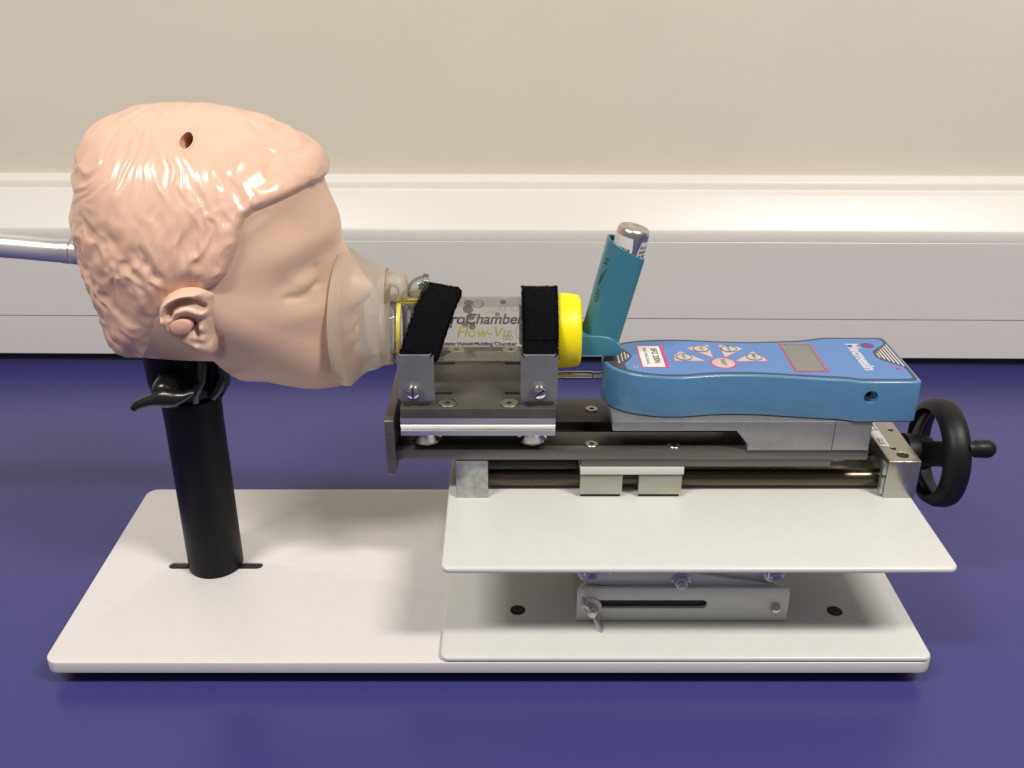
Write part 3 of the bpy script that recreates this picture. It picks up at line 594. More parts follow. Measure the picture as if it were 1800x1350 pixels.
tube_text('Flow-Vu', -3.12, 0.12, 18.57, 0.92, 'olive', 0.25, 0.012)
tube_text('Anti-Static Valved Holding Chamber', -4.65, 0.5, 18.03, 0.34, 'ink', 0.0, 0.009)
tube_text('Trudell Medical International', -4.4, -0.75, 18.10, 0.27, 'faint', 0.0, 0.004, mirror=True)
g = G()
def blob(cx, cz, r, r2=0.0, back=True, n=24):
    lp = [circ(cx, cz, r, n)]+([circ(cx, cz, r2, n)] if r2 else [])
    q = G(); q.plate(lp, 0, 0.0001)
    zs = [v for v in q.v]; n_ = len(zs)
    g.add([(v[0], CY+(1.99 if back else -1.99)*math.cos(math.asin(max(-1, min(1, (v[1]-CZ)/1.97)))), v[1]) for v in zs], q.f)
for x, z, r, r2 in ((-0.35, 18.9, .2, .17), (0.05, 19.35, .17, .145), (0.42, 18.95, .27, .245), (0.62, 19.55, .2, .17), (0.15, 19.75, .15, .13), (-0.75, 18.72, .14, .12), (-1.05, 18.6, .12, .1), (-1.9, 19.3, .36, .30), (-1.7, 19.22, .12, .08), (-2.0, 19.4, .12, .08), (-1.35, 18.5, .1, .08)):
    blob(x, z, r, r2)
for x, z, r, r2 in ((-0.35, 19.42, .2, 0), (-0.7, 18.45, .16, 0)): blob(x, z, r, r2)
g.build('bubble_print', M['oliveo'], sp, weld=False)
g = G()
for x, z, r in ((-2.5, 19.35, .28), (-2.55, 18.85, .33), (-2.4, 18.3, .26), (-2.75, 17.8, .2), (-2.3, 17.7, .22)): blob(x, z, r)
g.build('shape_print', M['mauve'], sp, weld=False)
g = G()
for x, z, r, r2 in ((-0.05, 17.05, .12, .08), (0.15, 17.05, .12, .08), (-0.25, 17.05, .12, .08), (-0.15, 17.3, .14, .11), (0.1, 17.3, .12, .09), (0.85, 17.35, .42, .39), (0.95, 17.5, .14, 0)): blob(x, z, r, r2)
g.build('small_print', M['faint'], sp, weld=False)

# ------------------------------------------------------------------ hook tape straps
def strap(xb, wd, ang, rL, rR, zb, label, bumps):
    t = thing('strap', label, 'strap', (xb, CY, CZ)); rng = random.Random(7+int(xb*10))
    c = Vector((0, CY, CZ)); W_ = []
    def pos(x, s, lift):
        # path in (y, z): from the bracket straight up to the tube, round it, and down the back
        k = min(1, max(0, (x-xb+wd/2+0.0)/(wd+1.6))); r = rL+(rR-rL)*k+lift
        y0, z0 = 52.86, zb; py = y0-CY; pz = z0-CZ; dd = math.hypot(py, pz); base = math.atan2(pz, py) % (2*math.pi)
        al = math.acos(min(1, r/dd)); ta = base-al               # tangent angle on the near side
        ty, tz = r*math.cos(ta), r*math.sin(ta); Ls = math.hypot(ty-py, tz-pz)
        if s < Ls:
            f = s/Ls; bow = 0.06*math.sin(math.pi*f); return (CY+py+(ty-py)*f-bow, CZ+pz+(tz-pz)*f+bow)
        arc = (s-Ls)/r; sym = ta-(math.pi-ta)                     # angle swept to mirrored tangent
        if arc < sym: a = ta-arc; return (CY+r*math.cos(a), CZ+r*math.sin(a))
        f = (s-Ls-sym*r); d = Vector((-py-(-ty), pz-tz)).normalized()
        return (CY-ty+d.x*f, CZ+tz+d.y*f)
    nu, nv = 26, 110; Lmax = 10.2; ca, sa = math.cos(ang), math.sin(ang); vs = []
    for j in range(nv+1):
        for i in range(nu+1):
            w = (i/nu-0.5)*wd; l = Lmax*j/nv
            x = xb+w*ca+l*sa; s = max(0.0, l*ca-w*sa)
            if ang > 0: x = xb+w*ca+(min(l, 4.7)-max(0, l-5.3)*1.1)*sa
            n = 0.035*math.sin(x*9+s*4)+0.02*rng.uniform(-1, 1)
            e = -0.03 if i in (0, nu) else 0
            y, z = pos(x, s, n+e); vs.append((x+(rng.uniform(-.035, .035) if i in (0, nu) else 0), y, z))
    fs = [(j*(nu+1)+i, j*(nu+1)+i+1, (j+1)*(nu+1)+i+1, (j+1)*(nu+1)+i) for j in range(nv) for i in range(nu)]
    g = G(); g.add(vs, fs); b = g.build('tape', M['velcro'], t, sharp=80)
    md = b.modifiers.new('s', 'SOLIDIFY'); md.thickness = 0.16*U; md.offset = -1
    for s_ in bumps:      # overlapping tail of tape, one layer further out
        g = G(); vs = []
        for j in range(61):
            for i in range(nu+1):
                w = (i/nu-0.5)*wd*0.97+0.03; l = s_[0]+(s_[1]-s_[0])*j/60
                x = xb+w*ca+(min(l, 4.7)-max(0, l-5.3)*1.1)*sa+s_[2]; s = max(0.0, l*ca-w*sa); y, z = pos(x, s, 0.16+0.02*rng.uniform(-1, 1)); vs.append((x, y, z))
        g.add(vs, [(j*(nu+1)+i, j*(nu+1)+i+1, (j+1)*(nu+1)+i+1, (j+1)*(nu+1)+i) for j in range(60) for i in range(nu)])
        q = g.build('tape_tail', M['velcro'], t, sharp=80); md = q.modifiers.new('s', 'SOLIDIFY'); md.thickness = 0.14*U; md.offset = -1
    # fluff
    g = G(); V = []; F = []
    for k in range(5200):
        edge = rng.random() < 0.45
        w = (rng.choice((-0.5, 0.5)) if edge else rng.uniform(-.5, .5))*wd; l = rng.uniform(0.0, 7.2)
        x = xb+w*ca+(min(l, 4.7)-max(0, l-5.3)*1.1)*sa; s = max(0.0, l*ca-w*sa); y, z = pos(x, s, 0.0 if not (s_[0] < l < s_[1]) else 0.16)
        y2, z2 = pos(x, s, 1.0); n = Vector((0, y2-y, z2-z)).normalized()
        d = (n*rng.uniform(.3, 1)+Vector((rng.uniform(-1, 1), rng.uniform(-.6, .6), rng.uniform(-.6, .6)))*(0.9 if not edge else 1.2)).normalized()*rng.uniform(.05, .13)
        p = Vector((x, y, z)); q = p+d*0.6+Vector((rng.uniform(-.02, .02), 0, rng.uniform(-.02, .02))); e = q+d*0.6
        sd = d.cross(Vector((0, 1, 0.3))).normalized()*0.007; o = len(V)
        V += [p-sd, p+sd, q+sd, q-sd, e]; F += [(o, o+1, o+2, o+3), (o+3, o+2, o+4)]
    g.add(V, F); f_ = g.build('fluff', M['velcro'], t, weld=False); f_['kind'] = 'stuff'
    return t
strap(-5.30, 2.18, math.radians(17), 2.95, 2.3, 17.86, 'black fuzzy strap leaning over the chamber beside the clear valve', [(0.25, 6.2, 0.08)])
strap(1.86, 2.05, 0.0, 2.42, 2.42, 17.90, 'black fuzzy strap standing upright beside the yellow cap', [(1.1, 6.5, 0.05)])

# ------------------------------------------------------------------ inhaler
inh = thing('inhaler', 'teal plastic inhaler leaning right with its mouthpiece in the yellow cap', 'inhaler', (5.7, 56.6, 17))
A = Vector((5.7, 56.6, 17.6)); AX = Vector((0.226, 0, 0.974)); PX = Vector((0.974, 0, -0.226)); YX = Vector((0, 1, 0))
def isec(al, sc=1.0, slant=0.0):
    P = [(1.06, -.62), (0.98, -.88), (0.78, -1.05), (0.45, -1.12), (-0.65, -1.14), (-0.88, -1.10), (-1.02, -.96), (-1.22, -.62), (-1.31, -.42), (-1.34, -.15)]
    P = P+[(p, -w) for p, w in P[::-1]]
    return [A+AX*(al-slant*(p*sc+0.1)*0.30)+PX*(p*sc-0.0)+YX*(w*sc) for p, w in P]
g = G(); al = [-0.3, 0.6, 1.7, 3.0, 4.4, 5.6, 6.02]
rings = [isec(a, 0.96+0.04*a/6, max(0, (a-3)/3)) for a in al]
rings += [isec(6.05, 0.985, 1), isec(6.05, 0.92, 1), isec(5.6, 0.91, 1), isec(3, 0.9, 0.5), isec(1.0, 0.86, 0)]
g.loft(rings, cap0=True, cap1=True); g.build('boot', M['teal'], inh, sharp=24)
g = G(); P = [(4.1, 16.98), (6.55, 16.98), (6.82, 17.08), (6.88, 17.3), (6.74, 17.62), (6.45, 17.95), (6.05, 18.17), (5.5, 18.26), (4.1, 18.30)]
g.plate([P], 55.36, 57.84, 0.05, M=MXZ); g.build('mouthpiece', M['teal'], inh, sharp=24)
g = G(); g.box(4.35, 4.45, 55.3, 57.9, 16.9, 18.35, b=0.03); g.build('mouthpiece_rim', M['teal'], inh)
# raised marks on the narrow front of the boot
g = G()
for a0, a1, w0, w1 in ((3.6, 4.7, -.62, -.92), (3.6, 4.3, -.62, -.70), (4.95, 5.05, -.6, -.9), (5.2, 5.3, -.6, -.9), (3.25, 3.32, -.6, -.9), (2.6, 3.1, -.66, -.70), (2.6, 3.1, -.86, -.90), (2.58, 2.64, -.66, -.9), (3.06, 3.12, -.66, -.9)):
    def q(w, a):
        k = (abs(w)-.62)/(.96-.62); p = -1.22+0.20*k; return A+AX*a+PX*(p-0.015)+YX*(w-0.01)
    if a1-a0 > 0.3: vs = [q(w0, a0), q(w0-0.05, a0), q(w1-0.03, a1), q(w1+0.03, a1)]
    else: vs = [q(w0, a0), q(w1, a0), q(w1, a1), q(w0, a1)]
    g.add(vs, [(0, 1, 2, 3)])
g.build('raised_logo', M['teald'], inh, weld=False)
# canister
cn = thing('aerosol_canister', 'small silver metal canister with white paper label standing in the teal inhaler', 'canister', tuple(A+AX*4))
g = G(); g.lathe(A+PX*0.06, AX, [(1.2, 0), (1.2, 0.97), (6.95, 0.97), (7.12, 0.95), (7.26, 0.88), (7.33, 0.78), (7.34, 0.68), (7.28, 0.6), (7.2, 0.45), (7.17, 0)], 56); g.build('can', M['can'], cn, sharp=50)
def can_pt(th, al, r=0.985):  # th: degrees from the front (-y), positive towards the right
    t = math.radians(th); return A+PX*(0.06+r*math.sin(t))-YX*(r*math.cos(t))+AX*al
def patch(t0, t1, a0, a1, name, m, r=0.982, rc=0.12):
    vs = []; n = 16
    for j in range(7):
        al_ = a0+(a1-a0)*j/6
        for i in range(n+1):
            dd = 0 if j < 5 else (2 if j == 5 else 9)
            vs.append(can_pt(t0+dd+(t1-t0-2*dd)*i/n, al_, r))
    g = G(); g.add(vs, [(j*(n+1)+i, j*(n+1)+i+1, (j+1)*(n+1)+i+1, (j+1)*(n+1)+i) for j in range(6) for i in range(n)]); return g.build(name, M[m], cn)
w1 = patch(-120, 5, 3.0, 6.82, 'paper_label', 'label'); w2 = patch(22, 120, 3.0, 6.72, 'paper_label', 'label')
g = G()
def can_text(txt, th0, al0, size, off=0.0):
    V, F = text2d(txt, size, off=off, shear=0.0)
    g.add([can_pt(th0+math.degrees(tx/0.985), al0+ty, 0.99) for tx, ty in V], F)
can_text('63768', -52, 5.95, 0.32, 0.008)
for k, t_ in enumerate(('Do not', 'puncture', 'or burn.', 'Do not', 'store')): can_text(t_, 30, 6.3-0.26*k, 0.26, 0.006)
g.build('lettering', M['ink'], cn, weld=False)

# ------------------------------------------------------------------ support pole
pole = thing('support_pole', 'black upright tube with clamp knob holding up the manikin head', 'stand', (-19.6, 55.2, 1.8))
g = G(); g.lathe((-19.65, 55.2, 1.8), (0, 0, 1), [(0, 0), (0, 1.74), (0.05, 1.78), (11.3, 1.78), (11.32, 0)], 72); g.build('tube', M['black'], pole)
g = G(); g.lathe((-19.65, 55.2, 13.1), (0, 0, 1), [(0, 1.6), (0, 1.80), (0.9, 1.80), (0.95, 1.85), (1.4, 1.86), (1.55, 1.7), (1.55, 0)], 72); g.build('collar', M['black'], pole)
g = G(); g.lathe((-19.85, 55.4, 14.5), (0, 0, 1), [(0, 1.5), (0.3, 2.1), (1.0, 2.25), (2.5, 2.3), (5.2, 2.2), (5.2, 0)], 56); g.build('neck_clamp', M['black'], pole, sharp=50)
g = G(); g.tube([(-17.9, 53.6, 18.0), (-18.0, 53.2, 17.2), (-18.15, 53.0, 16.4), (-18.6, 52.95, 15.6), (-18.7, 53.2, 15.0)], [0.3, 0.32, 0.3, 0.3, 0.25], 14)
g.tube([(-17.3, 54.2, 18.0), (-17.15, 54.0, 17.1), (-17.1, 53.9, 16.3), (-17.5, 53.8, 15.5), (-17.9, 53.8, 15.0)], [0.3, 0.35, 0.35, 0.35, 0.3], 14); g.build('clamp_jaw', M['knob'], pole, sharp=60)
g = G(); g.box(-18.9, -17.4, 54.2, 56.5, 14.6, 18.2, b=0.2); g.build('hinge_block', M['black'], pole)
kp = [(-21.68, 15.66), (-21.5, 15.70), (-21.0, 15.92), (-20.5, 16.08), (-20.05, 16.2), (-19.6, 16.2), (-19.1, 16.15), (-18.6, 16.3), (-18.2, 16.5), (-17.95, 16.62)]
kr = [0.16, 0.34, 0.34, 0.38, 0.52, 0.58, 0.5, 0.3, 0.22, 0.1]
g = G(); rings = []
for (x, z), r in zip(kp, kr): rings.append([(x, 51.15+0.42*math.cos(q)*(0.5+r), z+r*math.sin(q)) for q in [2*math.pi*j/22 for j in range(22)]])
g.loft(rings, 0, True, True); kn = g.build('clamp_knob', M['knob'], pole, sharp=60)
g = G(); g.lathe((-19.85, 53.6, 16.35), (0, -1, 0), [(0, 0.85), (0.9, 0.85), (1.7, 0.8), (2.2, 0.72), (2.45, 0.5), (2.5, 0)], 36); g.build('knob_hub', M['knob'], kn, sharp=60)

# ------------------------------------------------------------------ polished tube entering the back of the head
pt = thing('steel_tube', 'shiny silver tube running from the left edge into the back of the manikin head', 'tube', (-30, 56.3, 23.5))
path = [(-60, 56.3, 24.1), (-45, 56.3, 24.0), (-36, 56.3, 23.88), (-30.3, 56.3, 23.70), (-28.5, 56.3, 23.55), (-27.0, 56.3, 23.4), (-25.9, 56.3, 23.32)]
g = G(); g.tube(path, 0.70, 36); g.build('pipe', M['tube'], pt, sharp=60)
g = G(); g.lathe((-26.25, 56.3, 23.35), (1, 0, -0.07), [(0, 0.62), (0.0, 0.74), (0.5, 0.76), (0.52, 0.66), (0.62, 0.66), (0.64, 0.76), (1.5, 0.78), (1.5, 0)], 36); g.build('pipe_collar', M['tube'], pt)

# ------------------------------------------------------------------ manikin head
# HEAD-BEGIN (pure numpy: the head as a grid of points, cm)
HC = (-17.4, 23.6)                 # centre of the side of the head (x, z)
HYC = 56.3                         # middle plane
NT, NA = 250, 480
def sstep(a, b, x):
    t = np.clip((x-a)/(b-a), 0, 1); return t*t*(3-2*t)
def head_base(R, nt=NT, na=NA):
    """R: radius of the side outline at len(R) even angles. Returns X,Y,Z arrays (nt+1, na)."""
    n = len(R)
    th = np.arange(na)*2*np.pi/na
    f = th/(2*np.pi)*n; i = np.floor(f).astype(int); u = f-i
    p0, p1, p2, p3 = R[(i-1) % n], R[i % n], R[(i+1) % n], R[(i+2) % n]
    r = 0.5*((2*p1)+(-p0+p2)*u+(2*p0-5*p1+4*p2-p3)*u*u+(-p0+3*p1-3*p2+p3)*u**3)
    t = np.linspace(0.0, np.pi, nt+1)[:, None]
    rho = np.sin(t)
    X = HC[0]+rho*r[None]*np.cos(th)[None]
    Z = HC[1]+rho*r[None]*np.sin(th)[None]
    W = 6.3-1.1*sstep(22.0, 14.0, Z)-0.9*sstep(-15.0, -9.5, X)*sstep(27, 21, Z)
    h = W*np.clip(1-rho**2.35, 0, 1)**0.5
    Y = HYC-np.sign(np.cos(t))*h
    # flat end of the neck
    zc = np.where(X < -16.75, 18.35, 18.35-(X+16.75)*3.0)
    zc = np.where(X < -16.75, 18.35, np.where(X < -15.2, zc, -99))
    Z = np.maximum(Z, zc)
    return X, Y, Z
# HEAD-END

R = np.array([7.59,7.62,7.66,7.66,7.64,7.67,7.84,8.18,8.34,8.24,8.12,8.03,7.94,7.85,7.77,7.73,7.73,7.76,7.80,7.84,7.91,8.02,8.16,8.32,8.46,8.57,8.58,8.44,8.19,7.90,7.64,7.49,7.41,7.28,7.09,6.94,6.88,6.87,6.86,6.86,6.92,7.04,7.25,7.57,7.99,8.37,8.66,8.78,8.66,8.50,8.39,8.33,8.32,8.35,8.42,8.47,8.50,8.66,8.97,9.42,9.95,10.48,10.88,10.94,10.53,9.87,9.26,8.76,8.30,7.94,7.72,7.62])
def perlin(P, seed=0):
    rs = np.random.RandomState(seed); perm = np.concatenate([rs.permutation(256)]*3); gr = rs.normal(size=(256, 3)); gr /= np.linalg.norm(gr, axis=1)[:, None]
    I = np.floor(P).astype(int); Fq = P-I; I = I & 255; u = Fq**3*(Fq*(Fq*6-15)+10); out = 0
    for dx in (0, 1):
        for dy in (0, 1):
            for dz in (0, 1):
                h = perm[perm[perm[(I[:, 0]+dx) & 255]+((I[:, 1]+dy) & 255)]+((I[:, 2]+dz) & 255)]
                d = Fq-np.array([dx, dy, dz]); w = (u[:, 0] if dx else 1-u[:, 0])*(u[:, 1] if dy else 1-u[:, 1])*(u[:, 2] if dz else 1-u[:, 2])
                out = out+w*(gr[h]*d).sum(1)
    return out
def seg_dist(x, z, P):
    d = np.full(x.shape, 1e9)
    for (x0, z0), (x1, z1) in zip(P[:-1], P[1:]):
        ex, ez = x1-x0, z1-z0; t = np.clip(((x-x0)*ex+(z-z0)*ez)/(ex*ex+ez*ez), 0, 1)
        d = np.minimum(d, np.hypot(x-x0-t*ex, z-z0-t*ez))
    return d
def inside(x, z, P):
    r = np.zeros(x.shape, bool); n = len(P)
    for i in range(n):
        x0, z0 = P[i]; x1, z1 = P[(i+1) % n]
        if z0 == z1: continue
        r ^= ((z0 > z) != (z1 > z)) & (x < (x1-x0)*(z-z0)/(z1-z0)+x0)
    return r
def gz(d, w): return np.exp(-(d/w)**2)
def normals(X, Y, Z):
    def dr(A): return np.roll(A, -1, 1)-np.roll(A, 1, 1)
    def dc(A): B = np.empty_like(A); B[1:-1] = A[2:]-A[:-2]; B[0] = A[1]-A[0]; B[-1] = A[-1]-A[-2]; return B
    a = np.stack([dr(X), dr(Y), dr(Z)], -1); b = np.stack([dc(X), dc(Y), dc(Z)], -1); n = np.cross(a, b)
    l = np.linalg.norm(n, axis=-1, keepdims=True); n = n/np.maximum(l, 1e-9)
    out = np.stack([X-HC[0], (Y-HYC)*1.2, Z-HC[1]], -1); s = np.sign((n*out).sum(-1, keepdims=True)); n = n*s
    n[0] = (0, -1, 0); n[-1] = (0, 1, 0); return n
R[59:65] += np.array([0.15, 0.35, 0.45, 0.5, 0.4, 0.2])
X, Y, Z = head_base(R)
# --- face features
D = np.zeros(X.shape); front = Y < HYC+1
D -= 0.10*gz(seg_dist(X, Z, [(-12.2, 22.95), (-11.6, 23.25), (-10.9, 23.65), (-10.3, 23.95)]), 0.55)
D -= 0.10*gz(np.hypot((X+11.0)/1.0, (Z-22.9)/0.9), 1.0)
D += 0.04*gz(seg_dist(X, Z, [(-12.3, 24.3), (-11.2, 24.9), (-10.3, 25.1)]), 0.55)
D += 0.24*gz(np.hypot((X+11.4)/0.65, (Z-22.75)/0.60), 1.0)
D -= 0.08*gz(seg_dist(X, Z, [(-12.2, 22.1), (-11.8, 22.0), (-11.3, 22.05), (-10.85, 22.35)]), 0.22)
D -= 0.10*gz(seg_dist(X, Z, [(-10.75, 23.3), (-10.75, 22.7), (-10.85, 22.3)]), 0.2)
D += 0.16*gz(np.hypot((X+11.3)/1.4, (Z-20.9)/0.9), 1.0)
D += 0.05*gz(np.hypot((X+14.2)/2.4, (Z-21.2)/1.4), 1.0)
D -= 0.04*gz(np.hypot((X+13.2)/1.0, (Z-18.0)/1.8), 1.0)
D -= 0.22*gz(seg_dist(X, Z, [(-16.35, 19.0), (-16.1, 19.6), (-15.9, 20.2)]), 0.28)
D += 0.16*gz(np.hypot((X+15.3)/0.9, (Z-17.9)/0.9), 1.0)
Nn = normals(X, Y, Z); Xb, Yb, Zb = X.copy(), Y.copy(), Z.copy()
X = X+Nn[..., 0]*D; Y = Y+Nn[..., 1]*D; Z = Z+Nn[..., 2]*D
dy = np.abs(Y-HYC); ff = sstep(-12.5, -10.5, Xb)
nz = np.array([24.6, 24.0, 23.3, 22.4, 21.6, 21.2, 20.8, 20.45, 20.1, 19.8, 19.4]); nv_ = np.array([0, 0.1, 0.45, 0.9, 1.25, 1.38, 1.36, 1.15, 0.6, 0.15, 0]); nw = np.array([.8, .65, .7, .85, 1.1, 1.25, 1.3, 1.3, 1.2, .9, .9])
zz = Zb; X = X+ff*np.interp(zz, nz[::-1], nv_[::-1], left=0, right=0)*gz(dy, np.interp(zz, nz[::-1], nw[::-1]))
X = X+ff*0.20*gz(zz-18.95, 0.40)*gz(dy, 1.6)+ff*0.22*gz(zz-18.05, 0.42)*gz(dy, 1.5)-ff*0.12*gz(zz-18.53, 0.16)*gz(dy, 1.9)
X = X-ff*0.25*gz(zz-17.4, 0.35)*gz(dy, 2)+ff*0.30*gz(zz-16.3, 0.7)*gz(dy, 1.6)
# --- hole in the hair
HX, HZ, HR = -16.9, 30.55, 0.36
# --- hair: relief of its own above the skull, sharp edge along the hairline
HL = [(-9.6, 27.72), (-10.3, 27.70), (-10.78, 27.78), (-11.16, 27.80), (-11.87, 27.58), (-12.79, 27.30), (-13.46, 27.12), (-13.82, 26.85), (-14.07, 26.35), (-14.23, 25.72), (-14.53, 24.97), (-14.95, 24.1), (-15.45, 23.55), (-16.06, 23.2), (-16.8, 23.05)]
NAPE = [(-16.8, 23.05), (-17.9, 22.4), (-18.9, 21.3), (-19.3, 20.3), (-19.9, 19.3), (-20.6, 18.4), (-21.2, 17.0), (-21.4, 14.0)]
poly = HL+NAPE[1:]+[(-30, 14), (-30, 36), (-6, 36), (-6, 27.72)]
ins = inside(Xb, Zb, poly)
d1 = seg_dist(Xb, Zb, [(-6, 27.72)]+HL); d2 = seg_dist(Xb, Zb, NAPE)
sd1 = np.where(ins, d1, -d1)
lift = -0.09+0.45*sstep(-0.14, 0.26, sd1)*np.where(ins, sstep(-0.1, 1.5, d2), 1)
P3 = np.stack([Xb.ravel(), Yb.ravel(), Zb.ravel()], 1)
KX, KZ = -17.6, 34.5
th = np.arctan2(Zb-KZ, Xb-KX).ravel(); rr_ = np.hypot(Zb-KZ, Xb-KX).ravel()
wp = perlin(P3*0.35, 3); wp2 = perlin(P3*0.8, 4)
s1 = perlin(np.stack([th*9+wp*2.6+wp2*0.8, rr_*0.35, P3[:, 1]*0.15], 1), 5)
s2 = perlin(np.stack([th*19+wp*3.4+wp2*1.4, rr_*0.5, P3[:, 1]*0.3], 1), 6)
top = (1-np.sqrt(s1*s1+0.003)*2.2)*0.15+s2*0.10
c1 = perlin(np.stack([(P3[:, 0]*0.85+P3[:, 2]*0.35)*0.85+wp*1.8, (P3[:, 2]*0.8-P3[:, 0]*0.3)*0.5+wp2*0.8, P3[:, 1]*0.7], 1), 8)
c2 = perlin(np.stack([P3[:, 0]*1.5+wp2*0.9, P3[:, 2]*0.95+wp*1.2, P3[:, 1]*1.2], 1), 9)
c3 = perlin(np.stack([P3[:, 0]*3.8+wp*3, P3[:, 2]*3.2+wp2*2, P3[:, 1]*2.5], 1), 10)
low = (0.5-np.sqrt(c1*c1+0.004)*1.6)*0.38+(0.35-np.sqrt(c2*c2+0.006)*1.3)*0.22
k = sstep(28.4, 26.0, Zb+0.25*(Xb+17)*(-0.6)).ravel()
smooth_top = 1-0.62*gz(np.hypot((P3[:, 0]+17.2)/3.2, (P3[:, 2]-30.8)/2.0), 1.0)
relief = (top*(1-k)*smooth_top+low*k).reshape(X.shape)
fade = np.where(ins, sstep(0.0, 0.45, d1)*sstep(-0.3, 2.2, d2), 0)
Hh = lift+relief*fade
hx, hy, hz = Xb+Nn[..., 0]*Hh, Yb+Nn[..., 1]*Hh, Zb+Nn[..., 2]*Hh
dh = np.hypot(hx-HX, hz-HZ)
nearside = hy < HYC
# pull grid points onto the rim of the hole, then push the ones inside it down a shaft
def pit(px, py, pz):
    d = np.hypot(px-HX, pz-HZ); ang = np.arctan2(pz-HZ, px-HX); m = (d < HR*1.25) & (py < HYC)
    nd = np.where(d < HR*0.75, d*0.98/0.75, np.where(d < HR, HR*0.985, HR*1.02))
    nx, nz_ = HX+nd*np.cos(ang), HZ+nd*np.sin(ang); q = m & (d < HR*1.0)
    ring = m & (d >= HR*1.0)
    px = np.where(q | ring, nx, px); pz = np.where(q | ring, nz_, pz)
    py = np.where(q, py+1.9, py); pz = np.where(q, pz-0.6, pz)
    return px, py, pz
rimp = []
for q in np.linspace(0, 2*np.pi, 33):
    dd = (hx-HX-HR*1.02*np.cos(q))**2+(hz-HZ-HR*1.02*np.sin(q))**2+np.where(hy < HYC, 0, 99); i_ = np.argmin(dd)
    rimp.append((HX+HR*1.02*np.cos(q), hy.ravel()[i_], HZ+HR*1.02*np.sin(q)))
rimp = [(a[0], (rimp[i-1][1]+a[1]*2+rimp[(i+1) % 33][1])/4, a[2]) for i, a in enumerate(rimp[:-1])]
hx, hy, hz = pit(hx, hy, hz)
hz = np.where(hx < -16.7, np.maximum(hz, 18.33), hz)
fd = np.hypot(X-HX, Z-HZ) < 0.8
def grid_mesh(X, Y, Z, keep, name, m, par, sharp=60):
    nt, na = X.shape; idx = -np.ones((nt, na), int)
    I, J = np.meshgrid(np.arange(nt-1), np.arange(na), indexing='ij'); J2 = (J+1) % na
    kf = keep[I, J] & keep[I+1, J] & keep[I, J2] & keep[I+1, J2]; I = I[kf]; J = J[kf]; J2 = J2[kf]
    used = np.zeros((nt, na), bool)
    for a, b in ((I, J), (I+1, J), (I, J2), (I+1, J2)): used[a, b] = True
    idx[used] = np.arange(used.sum())
    g = G(); g.add(np.stack([X[used], Y[used], Z[used]], 1).tolist(), np.stack([idx[I, J], idx[I, J2], idx[I+1, J2], idx[I+1, J]], 1).tolist())
    return g.build(name, m, par, sharp=sharp)
head = thing('manikin_head', 'peach plastic resuscitation manikin head in profile with moulded hair', 'manikin head', (-17.5, 56.3, 18))
deep = ins & ((d1 > 0.9) & (d2 > 2.2))
grid_mesh(X, Y, Z, ~deep, 'face', M['skin'], head, sharp=60)
grid_mesh(hx, hy, hz, ins | (d1 < 0.35) | (d2 < 0.2), 'moulded_hair', M['hairv'], head, sharp=75)
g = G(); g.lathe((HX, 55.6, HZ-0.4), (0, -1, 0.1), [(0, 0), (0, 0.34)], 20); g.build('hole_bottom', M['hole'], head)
g = G(); g.tube([(a[0], a[1]+0.03, a[2]) for a in rimp]+[(rimp[0][0], rimp[0][1]+0.03, rimp[0][2])], 0.055, 10, caps=False); g.build('hole_rim', M['hairv'], head, sharp=80)

# --- ear
def head_y(x, z):
    a = np.arctan2(z-HC[1], x-HC[0]) % (2*np.pi); n = len(R); r = np.interp(a/(2*np.pi)*n, np.arange(n+1), np.append(R, R[0]))
    rho = np.clip(np.hypot(x-HC[0], z-HC[1])/r, 0, 1)
    W = 6.3-1.1*sstep(22.0, 14.0, z)-0.9*sstep(-15.0, -9.5, x)*sstep(27, 21, z)
    return HYC-W*np.clip(1-rho**2.35, 0, 1)**0.5
EO = [(-15.55, 22.95), (-15.9, 23.34), (-16.44, 23.40), (-16.89, 23.43), (-17.43, 23.38), (-18.01, 23.12), (-18.39, 22.8), (-18.63, 22.44), (-18.7, 21.96), (-18.66, 21.33), (-18.45, 20.8), (-18.05, 20.30), (-17.55, 19.85), (-17.12, 19.45), (-16.75, 19.20), (-16.4, 19.2), (-16.15, 19.45), (-15.95, 20.2), (-15.75, 21.27), (-15.6, 22.05)]
EO = smooth_closed(EO, 4)
nx_, nz_ = 150, 190
gx, gzz = np.meshgrid(np.linspace(-19.1, -15.1, nx_), np.linspace(18.8, 23.8, nz_), indexing='ij')
ei = inside(gx, gzz, EO); ed = seg_dist(gx, gzz, EO+[EO[0]]); esd = np.where(ei, ed, -ed)
att = sstep(-16.75, -15.8, gx)*sstep(19.6, 20.6, gzz)          # the side that grows out of the cheek
body_h = 0.62*sstep(0.0, 0.22, esd)**0.6*(1-att)+att*0.34*sstep(-0.1, 0.9, esd)-0.35*(esd < 0)*(1-att)
helix = [(-15.95, 22.95), (-16.4, 23.12), (-16.85, 23.17), (-17.34, 23.1), (-17.82, 22.88), (-18.15, 22.6), (-18.35, 22.2), (-18.42, 21.71), (-18.28, 21.12), (-17.95, 20.65), (-17.5, 20.3), (-17.0, 20.0)]
e = body_h.copy(); inn = sstep(0.0, 0.3, esd)*(1-0.85*sstep(-16.35, -15.8, gx)*sstep(22.9, 22.3, gzz))
e += 0.26*gz(seg_dist(gx, gzz, helix[:8]), 0.20)*inn*(1-0.75*sstep(-16.7, -15.95, gx))+0.16*gz(seg_dist(gx, gzz, helix[7:]), 0.20)*inn
e -= 0.50*gz(seg_dist(gx, gzz, [(-18.12, 22.02), (-17.95, 22.42), (-17.5, 22.70), (-16.99, 22.76), (-16.6, 22.6), (-16.35, 22.36)]), 0.19)*inn
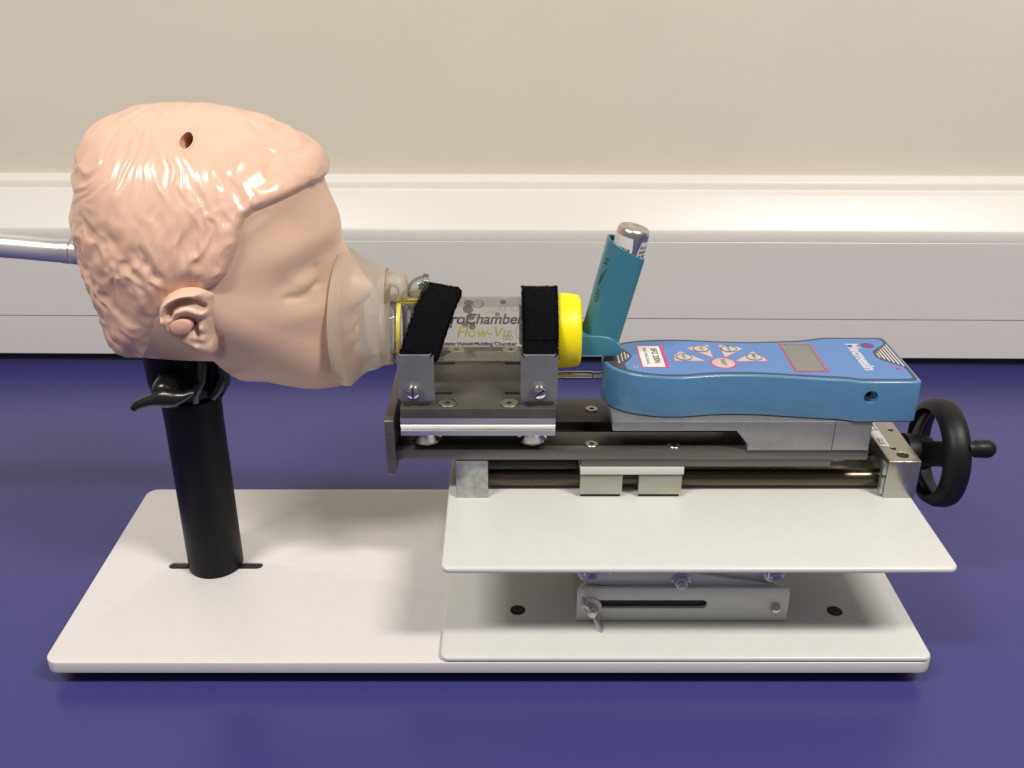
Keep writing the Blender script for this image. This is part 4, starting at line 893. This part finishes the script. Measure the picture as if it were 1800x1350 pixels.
e += 0.20*gz(seg_dist(gx, gzz, [(-18.0, 21.2), (-17.95, 21.75), (-17.6, 22.15), (-17.1, 22.28), (-16.75, 22.1), (-16.35, 21.95)]), 0.24)*inn
e -= 0.62*gz(np.hypot((gx+17.28)/0.68, (gzz-21.28)/0.56), 1.0)**0.8*inn
e -= 0.16*gz(seg_dist(gx, gzz, [(-16.55, 21.6), (-16.25, 21.75), (-16.0, 21.8)]), 0.22)*inn
e += 0.26*gz(np.hypot((gx+16.62)/0.26, (gzz-21.08)/0.32), 1.0)*inn
e -= 0.20*gz(np.hypot((gx+16.88)/0.16, (gzz-20.82)/0.25), 1.0)*inn
e += 0.16*gz(seg_dist(gx, gzz, [(-17.35, 20.58), (-16.85, 20.5), (-16.6, 20.45)]), 0.22)*inn
e += 0.30*gz(np.hypot((gx+16.65)/0.55, (gzz-19.75)/0.5), 1.0)*sstep(0, 0.3, esd)
ey = head_y(gx, gzz)-e+0.10
# tilt: the back rim of the ear stands further off the head than the front
ey -= 0.30*sstep(-16.0, -18.4, gx)*sstep(-0.02, 0.15, esd)
keep = (esd > -0.16)
I, J = np.meshgrid(np.arange(nx_-1), np.arange(nz_-1), indexing='ij'); kf = keep[I, J] & keep[I+1, J] & keep[I, J+1] & keep[I+1, J+1]; I = I[kf]; J = J[kf]
used = np.zeros(keep.shape, bool)
for a, b in ((I, J), (I+1, J), (I, J+1), (I+1, J+1)): used[a, b] = True
idx = -np.ones(keep.shape, int); idx[used] = np.arange(used.sum())
g = G(); g.add(np.stack([gx[used], ey[used], gzz[used]], 1).tolist(), np.stack([idx[I, J], idx[I+1, J], idx[I+1, J+1], idx[I, J+1]], 1).tolist())
ear = g.build('ear', M['skin'], head, sharp=80)
g = G(); ring = []
for (h, s_) in ((0.5, 1.0), (0.0, 1.0), (-0.05, 0.97), (-0.08, 0.9), (-0.085, 0.01)):
    ring.append([(-17.55+s_*(0.62*math.cos(q)*math.cos(0.28)-0.44*math.sin(q)*math.sin(0.28)), 49.36+h, 21.33+s_*(0.62*math.cos(q)*math.sin(0.28)+0.44*math.sin(q)*math.cos(0.28))) for q in [2*math.pi*j/40 for j in range(40)]])
g.loft(ring, cap1=True); g.build('ear_plug', M['plug'], ear, sharp=50)
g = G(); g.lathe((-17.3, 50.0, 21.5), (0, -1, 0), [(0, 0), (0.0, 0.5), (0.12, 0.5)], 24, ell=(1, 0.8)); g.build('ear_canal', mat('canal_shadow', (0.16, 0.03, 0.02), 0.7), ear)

for o in SC.objects:
    if '_o' in o: del o['_o']
